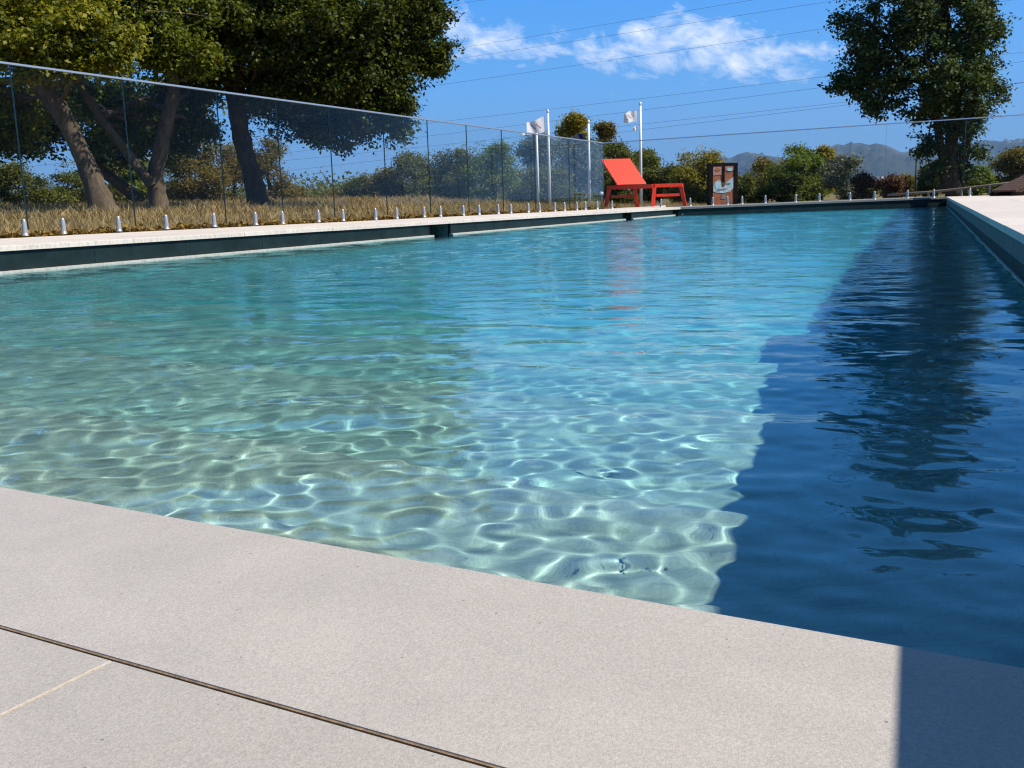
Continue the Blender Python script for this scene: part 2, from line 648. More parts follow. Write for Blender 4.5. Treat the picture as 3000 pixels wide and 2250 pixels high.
# near paving stands over the camera's own spot: leave the ground out under it
keep = ~vin[fq].any(1)
fcx, fcy = GX.ravel()[fq].mean(1), GY.ravel()[fq].mean(1)
keep &= np.hypot(fcx, fcy) > 0.9
gmat, t, b = new_mat('dry_lawn')
geo = t.n('ShaderNodeNewGeometry')
p = geo.outputs['Position']
n_a = t.noise(p, 0.35, 6, 0.65, 0.5)
n_b = t.noise(p, 7, 6, 0.7)
c = t.mix(n_a, (.24, .17, .075), (.15, .135, .05))
c = t.mix(1.0, c, t.ramp(n_b, [(0.3, (.55, .55, .5)), (0.7, (1.2, 1.15, 1.1))]), 'MULTIPLY')
far = t.ramp(t.math('MULTIPLY', t.n('ShaderNodeSeparateXYZ').outputs[1], 0.0), [(0, (0, 0, 0)), (1, (1, 1, 1))])
ln = t.n('ShaderNodeVectorMath', operation='LENGTH')
t.l(p, ln.inputs[0])
fm = t.math('DIVIDE', t.math('SUBTRACT', ln.outputs['Value'], 45), 200, True)
wood = t.mix(t.noise(p, 0.012, 8, 0.7), (.035, .05, .022), (.10, .10, .045))
c = t.mix(fm, c, wood)
t.l(c, b.inputs['Base Color'])
b.inputs['Roughness'].default_value = 0.95
b.inputs['Specular IOR Level'].default_value = 0.1
ground = mesh_obj('ground', np.stack([GX, GY, GZ], -1).reshape(-1, 3), [tuple(int(i) for i in q) for q in fq[keep]], gmat, smooth=True)
tag(ground, kind='structure')

# ------------------------------------------------------------------ hills
hm, t, b = new_mat('hill_cover')
geo = t.n('ShaderNodeNewGeometry')
sp = t.n('ShaderNodeSeparateXYZ')
t.l(geo.outputs['Position'], sp.inputs[0])
n1 = t.noise(geo.outputs['Position'], 0.0035, 9, 0.68, 0.5)
n2 = t.noise(geo.outputs['Position'], 0.011, 8, 0.7, 0.3)
c = t.mix(n1, (.022, .034, .026), (.070, .074, .048))
rock = t.math('MULTIPLY', t.math('MULTIPLY', t.math('SUBTRACT', n2, 0.5, True), 6.0, True), t.math('DIVIDE', t.math('SUBTRACT', sp.outputs[2], 130), 120, True))
c = t.mix(t.math('MULTIPLY', rock, 0.75), c, (.30, .27, .22))
t.l(c, b.inputs['Base Color'])
b.inputs['Roughness'].default_value = 1.0
b.inputs['Specular IOR Level'].default_value = 0.0


def hill_range(name, ridge, D, depth, seed, rough):
    """a range: the ridge line is surveyed, slopes fall away on both sides"""
    xs = np.array([q[0] for q in ridge], float)
    ys = np.array([q[1] for q in ridge], float)
    nx, ny = 260, 60
    px = np.linspace(xs[0], xs[-1], nx)
    py = np.interp(px, xs, ys)
    rng = np.random.RandomState(seed)
    base = -30.0
    V = np.zeros((ny, nx, 3))
    # ridged noise built from random sinusoids
    k = rng.uniform(0.002, 0.05, 40)
    a = rng.uniform(0, 2 * PI, 40)
    ph = rng.uniform(0, 2 * PI, 40)
    for i, (x, y) in enumerate(zip(px, py)):
        q = atd(x, y, D)
        top = q.z
        for j in range(ny):
            s = -1 + 1.9 * j / (ny - 1)             # -1 foot towards us .. 0 ridge .. behind
            yy = D + s * depth
            xx = q.x * yy / D
            w = max(0.0, 1 - abs(s)) ** (1.25 if s < 0 else 1.0)
            V[j, i] = (xx, yy, base + (top - base) * w)
    nzv = np.zeros((ny, nx))
    for kk, aa, pp in zip(k, a, ph):
        nzv += np.abs(np.sin(kk * (math.cos(aa) * V[..., 0] + math.sin(aa) * V[..., 1]) + pp)) * (0.004 / kk) ** 0.8
    nzv = (nzv - nzv.mean()) / nzv.std()
    s = np.linspace(-1, 0.9, ny)[:, None]
    V[..., 2] += nzv * rough * np.clip(np.abs(s) * 6, 0.12, 1) * np.clip((1 - np.abs(s)) * 5, 0, 1)
    ii = np.arange(nx * ny).reshape(ny, nx)
    f = np.stack([ii[:-1, :-1], ii[:-1, 1:], ii[1:, 1:], ii[1:, :-1]], -1).reshape(-1, 4)
    o = mesh_obj(name, V.reshape(-1, 3), [tuple(int(i) for i in q) for q in f], hm, smooth=True)
    tag(o, kind='structure')
    return o


hill_range('mountain', [(2230, 540), (2300, 500), (2360, 458), (2400, 440), (2417, 432), (2440, 426), (2452, 421), (2470, 424), (2490, 418), (2494, 413), (2500, 419), (2520, 417), (2547, 422), (2565, 418), (2591, 423), (2610, 430), (2634, 441), (2660, 446), (2690, 452), (2760, 478), (2850, 520), (2900, 545)],
           6000, 1600, 5, 26)
hill_range('hills', [(1500, 560), (1750, 530), (1850, 512), (1905, 502), (1930, 497), (1960, 505), (1990, 500), (2030, 478), (2060, 463), (2084, 457), (2120, 461), (2139, 465), (2150, 458), (2163, 450), (2185, 447), (2212, 449), (2256, 459), (2300, 466), (2350, 470), (2420, 462), (2600, 460), (2750, 440), (2830, 420), (2894, 410), (2920, 412), (2946, 414), (3000, 401), (3100, 390), (3250, 410), (3500, 470)],
           7600, 1900, 8, 34)
hill_range('hills', [(-600, 600), (-100, 585), (300, 590), (640, 575), (780, 566), (850, 567), (910, 574), (980, 582), (1100, 588), (1400, 576), (1700, 565)],
           6800, 1700, 11, 10)

# ------------------------------------------------------------------ pool basin
steps = [(-0.02, -0.28), (0.42, -0.28), (0.42, -0.325), (0.78, -0.325), (0.78, -0.415), (1.48, -0.415), (1.48, -0.55), (2.2, -0.55),
         (2.2, -0.73), (2.9, -0.73), (2.9, -0.98), (40, -0.98)]
v, f = [], []
for d, z in steps:
    for q in (-14, 22):
        pnt = NA + T * q + N * d
        v.append((pnt.x, pnt.y, ZW + z))
for i in range(len(steps) - 1):
    f.append((2 * i, 2 * i + 1, 2 * i + 3, 2 * i + 2))
floor_o = mesh_obj('pool_floor', v, f, M['floor_stone'])
tag(floor_o, kind='structure')
floor_o.cycles.is_caustics_receiver = True


def lerp(a, b, t_):
    return a + (b - a) * t_


def px_on_line(p, d, x):
    """parameter along line p + d*t (plan) that is seen at photo column x"""
    lo, hi = -0.5, 1.5
    for _ in range(60):
        m = (lo + hi) / 2
        q = p + d * m
        rel = np.array([q.x, q.y, q.z - H_CAM])
        xx = 1500 + 3000 * (rel @ RIGHT) / (rel @ FWD)
        if xx < x:
            lo = m
        else:
            hi = m
    return (lo + hi) / 2


COPING = 0.035
walls = empty('pool_wall', (0, 0, 0))
tag(walls, kind='structure')


def wall_run(a, b, gaps, tile_mat, tile_len, ledge=False, face=None):
    """pool wall from a to b (inner top edge), with waterline tiles; gaps = parameter intervals of skimmer openings"""
    e, n = outward(a, b)
    a, b = a - e * 0.035, b + e * 0.035          # run into the corners
    cuts = [0.0]
    for g0, g1 in gaps:
        cuts += [g0, g1]
    cuts.append(1.0)
    for k in range(0, len(cuts), 2):
        s0, s1 = cuts[k], cuts[k + 1]
        p, q = lerp(a, b, s0), lerp(a, b, s1)
        cnt = max(1, round((q - p).length / tile_len))
        for i in range(cnt):
            u, w = lerp(p, q, i / cnt), lerp(p, q, (i + 1) / cnt)
            g = e * 0.0015
            u2, w2 = u + g + n * 0.02, w - g + n * 0.02
            m = MB()
            drop = face[0] if face else 0.0
            zt0, zt1, zb = u.z - COPING - 0.002 - drop, w.z - COPING - 0.002 - drop, ZW - 0.30
            if face:
                fm_ = MB()
                pu, pw = u + g + n * 0.012, w - g + n * 0.012
                tf = n * 0.02
                vv = [(pu.x, pu.y, zt0 + .002), (pw.x, pw.y, zt1 + .002), (pw.x, pw.y, zt1 + drop), (pu.x, pu.y, zt0 + drop)]
                vv += [(x + tf.x, y + tf.y, z) for x, y, z in vv]
                fm_.add(vv, [(0, 1, 2, 3), (4, 7, 6, 5), (0, 4, 5, 1), (1, 5, 6, 2), (2, 6, 7, 3), (3, 7, 4, 0)])
                fm_.build('coping_face', face[1], walls)
            th = n * 0.015
            vv = [(u2.x, u2.y, zb), (w2.x, w2.y, zb), (w2.x, w2.y, zt1), (u2.x, u2.y, zt0)]
            vv += [(x + th.x, y + th.y, z) for x, y, z in vv]
            m.add(vv, [(0, 1, 2, 3), (4, 7, 6, 5), (0, 4, 5, 1), (1, 5, 6, 2), (2, 6, 7, 3), (3, 7, 4, 0)])
            o = m.build('waterline_tile', tile_mat, walls)
            o.cycles.is_caustics_receiver = True
        # backing wall down to the floor
        m = MB()
        u, w = p + n * 0.0365, q + n * 0.0365
        th = n * 0.25
        vv = [(u.x, u.y, ZW - 1.6), (w.x, w.y, ZW - 1.6), (w.x, w.y, w.z - COPING - 0.006), (u.x, u.y, u.z - COPING - 0.006)]
        vv += [(x + th.x, y + th.y, z) for x, y, z in vv]
        m.add(vv, [(0, 1, 2, 3), (4, 7, 6, 5), (0, 4, 5, 1), (1, 5, 6, 2), (2, 6, 7, 3), (3, 7, 4, 0)])
        o = m.build('wall_core', M['floor_stone'], walls)
        o.cycles.is_caustics_receiver = True
        if ledge:
            m = MB()
            uu, ww = p + n * 0.018, q + n * 0.018
            for zz0, zz1, dd in (((ZW - 0.12, ZW + 0.016, 0.05),) if ledge is True else ((ZW - 0.02, ZW + 0.0045, 0.012),)):
                inn = -n * dd
                vv = [(uu.x, uu.y, zz0), (ww.x, ww.y, zz0), (ww.x, ww.y, zz1), (uu.x, uu.y, zz1)]
                vv += [(x + inn.x, y + inn.y, z) for x, y, z in vv]
                m.add(vv, [(0, 3, 2, 1), (4, 5, 6, 7), (0, 1, 5, 4), (1, 2, 6, 5), (2, 3, 7, 6), (3, 0, 4, 7)])
            o = m.build('ledge', M['ledge_stone'], walls)
            o.cycles.is_caustics_receiver = True
    for g0, g1 in gaps:
        p, q = lerp(a, b, g0), lerp(a, b, g1)
        m = MB()
        back = n * 0.42
        zb = ZW - 0.4
        A0, B0 = p + n * 0.0, q + n * 0.0
        vv = [(A0.x, A0.y, zb), (B0.x, B0.y, zb), (B0.x, B0.y, B0.z - COPING - 0.004), (A0.x, A0.y, A0.z - COPING - 0.004)]
        vv += [(x + back.x, y + back.y, z) for x, y, z in vv]
        m.add(vv, [(4, 5, 6, 7), (0, 1, 5, 4), (1, 2, 6, 5), (2, 3, 7, 6), (3, 0, 4, 7)])
        o = m.build('skimmer_opening', M['dark_recess'], walls)


g1 = (px_on_line(P_L0, dL, 1263), px_on_line(P_L0, dL, 1318))
g2 = (px_on_line(P_L0, dL, 1826), px_on_line(P_L0, dL, 1848))
g3 = (px_on_line(P_L0, dL, 1972), 0.999)
full = P_K - C_NL


def on_full(s):                       # parameter on P_L0->P_K to parameter on C_NL->P_K
    q = P_L0 + dL * s
    return (q - C_NL).length / full.length


wall_run(C_NL, P_K, [(on_full(s0), on_full(s1)) for s0, s1 in (g1, g2, g3)], M['wall_tile'], 0.9, True)
wall_run(P_K, P_F, [], M['wall_tile'], 0.6)
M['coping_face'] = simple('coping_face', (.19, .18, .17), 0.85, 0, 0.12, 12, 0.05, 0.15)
wall_run(P_F, C_NR, [], M['wall_tile_right'], 0.9, 'thin', face=(0.085, M['coping_face']))
nl2, nr2 = C_NL.copy(), C_NR.copy()
nl2.z = nr2.z = ZN
wall_run(nr2, nl2, [], M['wall_tile_right'], 0.9)

# ------------------------------------------------------------------ water
wm = bpy.data.materials.new('pool_water')
wm.use_nodes = True
t = NT(wm.node_tree)
wm.node_tree.nodes.clear()
out = t.n('ShaderNodeOutputMaterial')
gl = t.n('ShaderNodeBsdfGlass')
gl.inputs['IOR'].default_value = 1.333
gl.inputs['Roughness'].default_value = 0.0
t.l(gl.outputs[0], out.inputs[0])
# the finest ripples, too small for the mesh far out
geo = t.n('ShaderNodeNewGeometry')
mp = t.n('ShaderNodeMapping')
mp.inputs['Scale'].default_value = (1, 1.5, 1)
t.l(geo.outputs['Position'], mp.inputs['Vector'])
rip = t.noise(mp.outputs[0], 9, 3, 0.55, 0.3)
bp = t.n('ShaderNodeBump')
dist = t.n('ShaderNodeVectorMath', operation='LENGTH')
t.l(geo.outputs['Position'], dist.inputs[0])
t.l(t.math('MULTIPLY', t.math('DIVIDE', t.math('SUBTRACT', dist.outputs['Value'], 2.0), 6.0, True), 0.35), bp.inputs['Strength'])
bp.inputs['Distance'].default_value = 0.03
t.l(rip, bp.inputs['Height'])
t.l(bp.outputs[0], gl.inputs['Normal'])

rr = np.exp(np.linspace(math.log(0.42), math.log(27), 950))
th = np.linspace(-1.35, 1.15, 560)
R_, TH_ = np.meshgrid(rr, th, indexing='ij')
X, Y = R_ * np.sin(TH_), R_ * np.cos(TH_)
Z = np.zeros_like(X)
sp_ = R_ * 0.0045
rng = random.Random(21)
for i in range(90):
    if i < 34:                                  # the small ripples that focus the sunlight on the steps
        lam = rng.uniform(0.043, 0.080)
        a = rng.uniform(0, 2 * PI)
        amp = 0.000083 * (lam / 0.07) ** 1.2
    else:
        lam = math.exp(rng.uniform(math.log(0.12), math.log(0.7)))
        a = rng.gauss(1.15, 0.8)
        amp = 0.000088 * (lam / 0.1) ** 1.0
    k = 2 * PI / lam
    ph = rng.uniform(0, 6.28)
    Z += amp * np.sin(k * (math.cos(a) * X + math.sin(a) * Y) + ph) * np.clip((lam / sp_ - 3) / 4, 0, 1)
nr, nth = X.shape
vin = inside(X.ravel(), Y.ravel(), 0.06)
idx = np.arange(nr * nth).reshape(nr, nth)
fq = np.stack([idx[:-1, :-1], idx[:-1, 1:], idx[1:, 1:], idx[1:, :-1]], -1).reshape(-1, 4)
fq = fq[vin[fq].any(1)]
used, inv = np.unique(fq, return_inverse=True)
VV = np.stack([X, Y, ZW + Z], -1).reshape(-1, 3)[used]
me = bpy.data.meshes.new('water')
inv = inv.reshape(-1, 4)
me.vertices.add(len(VV))
me.vertices.foreach_set('co', VV.ravel().astype(np.float32))
me.loops.add(inv.size)
me.loops.foreach_set('vertex_index', inv.ravel().astype(np.int32))
me.polygons.add(len(inv))
me.polygons.foreach_set('loop_start', np.arange(0, inv.size, 4, dtype=np.int32))
me.polygons.foreach_set('loop_total', np.full(len(inv), 4, dtype=np.int32))
me.polygons.foreach_set('use_smooth', np.ones(len(inv), dtype=bool))
me.materials.append(wm)
me.update(calc_edges=True)
water = link(bpy.data.objects.new('water', me))
tag(water, kind='structure')
water.cycles.is_caustics_caster = True

# the body of the water under the surface: it absorbs red light with depth
vm = bpy.data.materials.new('water_tint')
vm.use_nodes = True
t = NT(vm.node_tree)
vm.node_tree.nodes.clear()
out = t.n('ShaderNodeOutputMaterial')
va = t.n('ShaderNodeVolumeAbsorption')
va.inputs['Color'].default_value = (0.0, 0.885, 0.985, 1)
va.inputs['Density'].default_value = 1.35
t.l(va.outputs[0], out.inputs['Volume'])
v = []
for z in (ZW - 1.7, ZW + 0.008):
    for i, pnt in enumerate(POOL):
        o_ = (Vector((pnt.x, pnt.y, 0)) - cen).normalized() * 0.05
        v.append((pnt.x + o_.x, pnt.y + o_.y, z))
body = mesh_obj('water_body', v, [(0, 1, 2, 3), (7, 6, 5, 4), (0, 4, 5, 1), (1, 5, 6, 2), (2, 6, 7, 3), (3, 7, 4, 0)], vm, water)
bm = bmesh.new()
bm.from_mesh(body.data)
bmesh.ops.recalc_face_normals(bm, faces=bm.faces)
bm.to_mesh(body.data)
bm.free()
body['kind'] = 'stuff'

# ------------------------------------------------------------------ decks of stone tiles
def tile(corners, name, mat, parent, thick=0.03, ch=0.003, gap=0.0015):
    """one stone tile with chamfered top edges; corners = 4 points of its top, ordered round"""
    c0 = sum(corners, Vector()) / 4

    def inset(p, d):
        w = (c0 - p)
        w.z = 0
        return p + w.normalized() * d * 1.41
    top = [inset(p, gap + ch) for p in corners]
    mid = [inset(p, gap) - Vector((0, 0, ch)) for p in corners]
    bot = [q - Vector((0, 0, thick - ch)) for q in mid]
    v = top + mid + bot
    f = [(0, 1, 2, 3)]
    for i in range(4):
        j = (i + 1) % 4
        f.append((4 + i, 4 + j, j, i))
        f.append((8 + i, 8 + j, 4 + j, 4 + i))
    n = (top[1] - top[0]).cross(top[2] - top[0])
    if n.z < 0:
        f = [tuple(reversed(q)) for q in f]
    o = mesh_obj(name, v, f, mat, parent)
    return o


def slab(name, quad, drop, thick, mat, parent):
    m = MB()
    v = [(p.x, p.y, p.z - drop) for p in quad] + [(p.x, p.y, p.z - drop - thick) for p in quad]
    m.add(v, [(0, 1, 2, 3), (7, 6, 5, 4), (0, 4, 5, 1), (1, 5, 6, 2), (2, 6, 7, 3), (3, 7, 4, 0)])
    return m.build(name, mat, parent)


rt = random.Random(5)


def deck_run(root, a, b, oa, ob, rows, length, mat, first='coping_tile', jitter=0.0006):
    """tiles between inner edge a-b and outer edge oa-ob; rows = list of fractions"""
    for r in range(len(rows) - 1):
        f0, f1 = rows[r], rows[r + 1]
        cnt = max(1, round((b - a).length / length))
        off = 0.5 if r % 2 else 0.0
        cuts = [0.0] + [(i + off) / cnt for i in range(0 if off else 1, cnt)] + [1.0]
        for i in range(len(cuts) - 1):
            s0, s1 = cuts[i], cuts[i + 1]
            p = [lerp(lerp(a, b, s0), lerp(oa, ob, s0), f0), lerp(lerp(a, b, s1), lerp(oa, ob, s1), f0),
                 lerp(lerp(a, b, s1), lerp(oa, ob, s1), f1), lerp(lerp(a, b, s0), lerp(oa, ob, s0), f1)]
            dz = rt.uniform(-jitter, jitter)
            p = [q + Vector((0, 0, dz)) for q in p]
            tile(p, first if r == 0 else 'paving_tile', mat, root, 0.034)
    e, n = outward(a, b)
    slab('mortar_bed', [a + n * 0.45, b + n * 0.45, ob, oa], 0.0345, 0.06, M['mortar'], root)


FB = lambda x: 694 - .046 * x                    # base of the left fence in the photo
F_L0 = at(-420, FB(-420), 0.045)
F_K = at(1770, 612.5, -0.03)                     # fence corner
F_R = at(3000, 570, 0.02)
dF = (F_K - F_L0)
eL, nL = outward(C_NL, P_K)
left_deck = empty('left_deck', C_NL)
left_deck.location = (0, 0, 0)
tag(left_deck, kind='structure')
OL0 = C_NL + nL * (F_K - P_K).dot(nL)
OLK = F_K + nL * 0.10
OL0 = OLK + (C_NL - P_K).normalized() * (C_NL - P_K).length
OL0.z = 0.045
# outer edge follows the fence
s_ = isect(C_NL, nL, F_L0, dF)
OL0 = C_NL + nL * (s_ + 0.10)
OL0.z = 0.045
OLK = P_K + nL * (isect(P_K, nL, F_L0, dF) + 0.10)
OLK.z = -0.03
deck_run(left_deck, C_NL, P_K, OL0, OLK, [0, .16, .37, .58, .79, 1.0], 1.2, M['deck_stone'])
far_deck = empty('far_deck', (0, 0, 0))
tag(far_deck, kind='structure')
eF, nF = outward(P_K, P_F)
OFK = P_K + nF * 0.9
OFF = P_F + nF * 0.9
M['far_stone'] = stone('far_stone', (.20, .20, .185), (.24, .235, .22), fine=90, contrast=0.1, bump=0.1, pits=False)
deck_run(far_deck, P_K, P_F, OFK, OFF, [0, .5, 1.0], 1.0, M['far_stone'])
# corner paving under the red lounger
corner_deck = empty('corner_deck', (0, 0, 0))
tag(corner_deck, kind='structure')
deck_run(corner_deck, OLK + Vector((0, 0, -.002)), P_K + Vector((0, 0, -.002)) + eL * 0.02, OLK + eL * 4.2 + Vector((0, 0, -.004)), P_K + nF * 0.9 + Vector((0, 0, -.004)), [0, .5, 1], 1.0, M['deck_stone'], 'paving_tile')

right_deck = empty('right_deck', (0, 0, 0))
tag(right_deck, kind='structure')
eR, nR = outward(P_F, C_NR)
ORF = P_F + Vector((7.0, -2.2, 0.0))
ORN = C_NR + nR * 6.5
deck_run(right_deck, P_F, C_NR, ORF, ORN, [0, .09, .27, .45, .63, .81, 1.0], 1.2, M['deck_stone'])

near_deck = empty('near_deck', (0, 0, 0))
tag(near_deck, kind='structure')
JP = at(340, 1930, ZN)                            # the T joint in the near paving
JD = (JP - NA).dot(N)                             # its distance from the pool edge (negative)
JS = (JP - NA).dot(T)


def np_(s, d):
    return NA + T * s + N * d


TL = 0.62
s_all = [JS + TL * k for k in range(-9, 4)]
# coping row: long tiles, the joint lies a little off the joint behind
for s0, s1 in ((-4.2, -2.45), (-2.45, -0.70), (-0.70, 1.42), (1.42, 2.9)):
    tile([np_(s0, 0.004), np_(s1, 0.004), np_(s1, JD + 0.0012), np_(s0, JD + 0.0012)], 'coping_tile', M['near_stone'], near_deck, 0.03, 0.0015, 0.0004)
for i in range(len(s_all) - 1):
    s0, s1 = s_all[i], s_all[i + 1]
    if np_(s1, 0).x > C_NR.x + 0.4:
        break
    for r in range(4):
        d0 = JD - 0.0021 - r * TL
        tile([np_(s0, d0), np_(s1, d0), np_(s1, d0 - TL + 0.003), np_(s0, d0 - TL + 0.003)], 'paving_tile', M['near_stone'], near_deck, 0.03, 0.0012, 0.0007)
slab('mortar_bed', [np_(-6, -0.02), np_(3, -0.02), np_(3, -3), np_(-6, -3)], 0.009, 0.05, M['mortar'], near_deck)
m = MB()
a, b_ = np_(-4.5, JD + 0.0008), np_(2.5, JD + 0.0008)
a.z = b_.z = ZN - 0.0052
m.bar(a, b_, 0.0026, 0.0085)
m.build('joint_filler', M['joint_brown'], near_deck)
# pale grout filling the cross joints
m = MB()
for s in s_all[1:-1]:
    a, b_ = np_(s, JD - 0.012), np_(s, -2.6)
    a.z = b_.z = ZN - 0.0034
    m.bar(a, b_, 0.0022, 0.006)
m.build('grout_line', M['grout'], near_deck)

# ------------------------------------------------------------------ glass fences
def fence(name, label, base_px, top_px, joints, spigots, base_pts):
    """frameless glass fence along a straight base line"""
    a, b = base_pts
    ta, tb = top_px
    root = empty(name, a)
    tag(root, label, 'glass fence')
    d = (b - a)
    inv = Matrix.Translation(-a)
    e = Vector((d.x, d.y, 0)).normalized()
    n = Vector((-e.y, e.x, 0))
    ts = [0.0] + [px_on_line(a, d, x) for x in joints] + [1.0]

    def top(s):
        return lerp(ta, tb, s)
    for s0, s1 in zip(ts[:-1], ts[1:]):
        p0, p1 = lerp(a, b, s0), lerp(a, b, s1)
        g = e * 0.004
        q = []
        for p_, s, sg in ((p0, s0, 1), (p1, s1, -1)):
            lo = p_ + g * sg + Vector((0, 0, 0.05))
            hi = Vector((lo.x, lo.y, top(s).z - 0.012))
            q += [lo, hi]
        off = n * 0.006
        vv = [q[0] - off, q[2] - off, q[3] - off, q[1] - off, q[0] + off, q[2] + off, q[3] + off, q[1] + off]
        vv = [inv @ x for x in vv]
        faces = [(0, 1, 2, 3), (7, 6, 5, 4), (0, 4, 5, 1), (1, 5, 6, 2), (2, 6, 7, 3), (3, 7, 4, 0)]
        mesh_obj('glass_panel', vv, faces, M['glass'], root, mats=[M['glass_edge']], midx=[0, 0, 1, 1, 1, 1])
    m = MB()
    m.bar(inv @ Vector((a.x, a.y, ta.z)), inv @ Vector((b.x, b.y, tb.z)), 0.026, 0.017)
    m.build('top_rail', M['rail_metal'], root)
    # spigots: tapered cast clamps that hold the glass
    m = MB()
    prof = [(0.0, .038, .034), (0.008, .038, .034), (0.011, .030, .027), (0.04, .028, .025), (0.10, .025, .023), (0.15, .022, .02), (0.176, .018, .015), (0.187, .011, .009), (0.19, .004, .003)]
    sg = 12
    vs, fs = [], []
    for z, rx, ry in prof:
        for k in range(sg):
            an = 2 * PI * k / sg
            vs.append((rx * math.cos(an), ry * math.sin(an), z))
    for i in range(len(prof) - 1):
        for k in range(sg):
            k2 = (k + 1) % sg
            fs.append((i * sg + k, i * sg + k2, (i + 1) * sg + k2, (i + 1) * sg + k))
    fs.append(tuple((len(prof) - 1) * sg + k for k in range(sg)))
    m.add([(x * .86, y * .86, z * .80) for x, y, z in vs], fs)
    first = None
    for x in spigots:
        s = px_on_line(a, d, x)
        p_ = inv @ lerp(a, b, s)
        if first is None:
            first = m.build('spigot', M['aluminium'], root, True)
            o = first
        else:
            o = copy_obj(first, root)
        o.location = p_
        o.rotation_euler = (0, 0, math.atan2(e.y, e.x))
    return root


TA = atd(-420, 172 - 420 * (-0.1415), F_L0.y)
TA = atd(-420, 112, F_L0.y)
TK = atd(1770, 419, F_K.y)
fence('glass_fence', 'long frameless glass fence on steel spigots along the left deck, before the grass', None, (TA, TK),
      [85, 399, 664, 832, 982, 1136, 1263, 1375, 1476, 1570, 1670],
      [-280, -90, 75, 188, 350, 489, 629, 750, 829, 934, 1006, 1101, 1163, 1243, 1291, 1358, 1404, 1460, 1497, 1548, 1581, 1626, 1654, 1690, 1715, 1750], (F_L0, F_K))
F_R2 = at(3420, 556, 0.02)
TR2 = atd(3420, 307, F_R2.y)
fence('glass_fence', 'glass fence on small white spigots behind the far end of the pool, facing the mountains', None, (TK, TR2),
      [1906, 2130, 2363, 2590, 2820, 3040], [1793, 1937, 2022, 2088, 2131, 2174, 2242, 2331, 2400, 2490, 2562, 2658, 2735, 2841, 2927, 3080], (F_K, F_R2))


# ------------------------------------------------------------------ vegetation
def leaves(nrng, centres, sig, per, size, flat=0.7, up=0.35, droop=0.0):
    """leaf quads in clumps round the given centres"""
    K = len(centres)
    c = np.repeat(np.asarray(centres, float), per, axis=0)
    Nn = len(c)
    axd = nrng.normal(0, 1, (K, 3))                 # each clump is a spray along its twig
    axd[:, 2] = axd[:, 2] * 0.5 - 0.15
    axd /= np.linalg.norm(axd, axis=1)[:, None]
    off = nrng.normal(0, 1, (Nn, 3)) * sig * 0.62
    off[:, 2] *= flat
    off += np.repeat(axd, per, axis=0) * (nrng.uniform(-1.6, 1.6, Nn) * sig)[:, None]
    # rounded clumps rather than fog: keep most leaves in the outer shell of a clump
    c = c + off
    if droop:
        c[:, 2] -= np.abs(nrng.normal(0, droop, Nn))
    nrm = nrng.normal(0, 1, (Nn, 3))
    nrm[:, 2] = np.abs(nrm[:, 2]) + up
    nrm += off / (sig + 1e-6) * 0.35
    nrm /= np.linalg.norm(nrm, axis=1)[:, None]
    tdir = nrng.normal(0, 1, (Nn, 3))
    tdir -= nrm * (tdir * nrm).sum(1)[:, None]
    tdir /= np.linalg.norm(tdir, axis=1)[:, None]
    bdir = np.cross(nrm, tdir)
    s = size * nrng.uniform(0.65, 1.3, Nn)[:, None]
    base = c - tdir * s * 0.55
    tip = c + tdir * s * 0.55 - nrm * s * 0.12
    l_ = c + bdir * s * 0.36 + nrm * s * 0.08
    r_ = c - bdir * s * 0.36 + nrm * s * 0.08
    return np.stack([base, r_, tip, l_], 1)


def sample_lobes(nrng, lobes, shell=0.55):
    """clump centres: each lobe of a crown is made of smaller boughs standing on its surface, with hollows between"""
    pts = []
    for (cx, cy, cz, rx, ry, rz, n) in lobes:
        R3 = np.array([rx, ry, rz])
        k = max(3, int(n / 9))
        d = nrng.normal(0, 1, (k, 3))
        d /= np.linalg.norm(d, axis=1)[:, None]
        c = np.array([cx, cy, cz]) + d * (nrng.uniform(.5, 1.12, k) ** .7)[:, None] * R3 * 0.9
        sub = 0.26 * (rx * ry * rz) ** (1 / 3) * nrng.uniform(.6, 1.25, k)
        m = int(n * 0.8 / k) + 1
        e = nrng.normal(0, 1, (k, m, 3))
        e /= np.linalg.norm(e, axis=2)[:, :, None]
        e *= (nrng.uniform(0, 1, (k, m)) ** .5)[:, :, None] * sub[:, None, None] * np.array([1.15, 1.15, .75])
        pts.append((c[:, None, :] + e).reshape(-1, 3))
        q = nrng.normal(0, 1, (max(2, n // 4), 3))
        q /= np.linalg.norm(q, axis=1)[:, None]
        w = nrng.normal(0, 1, (max(1, n // 8), 3))          # stray sprays outside the outline
        w /= np.linalg.norm(w, axis=1)[:, None]
        pts.append(np.array([cx, cy, cz]) + w * nrng.uniform(1.0, 1.42, len(w))[:, None] * R3)
        pts.append(np.array([cx, cy, cz]) + q * (nrng.uniform(0, .8, len(q)) ** .5)[:, None] * R3)
    return np.concatenate(pts)


def px_lobe(x, y, rx, ry, Y, n, depth=1.0):
    p_ = atd(x, y, Y)
    s = Y / 3000
    return (p_.x, p_.y, p_.z, rx * s, 0.5 * (rx + ry) * s * depth, ry * s, n)


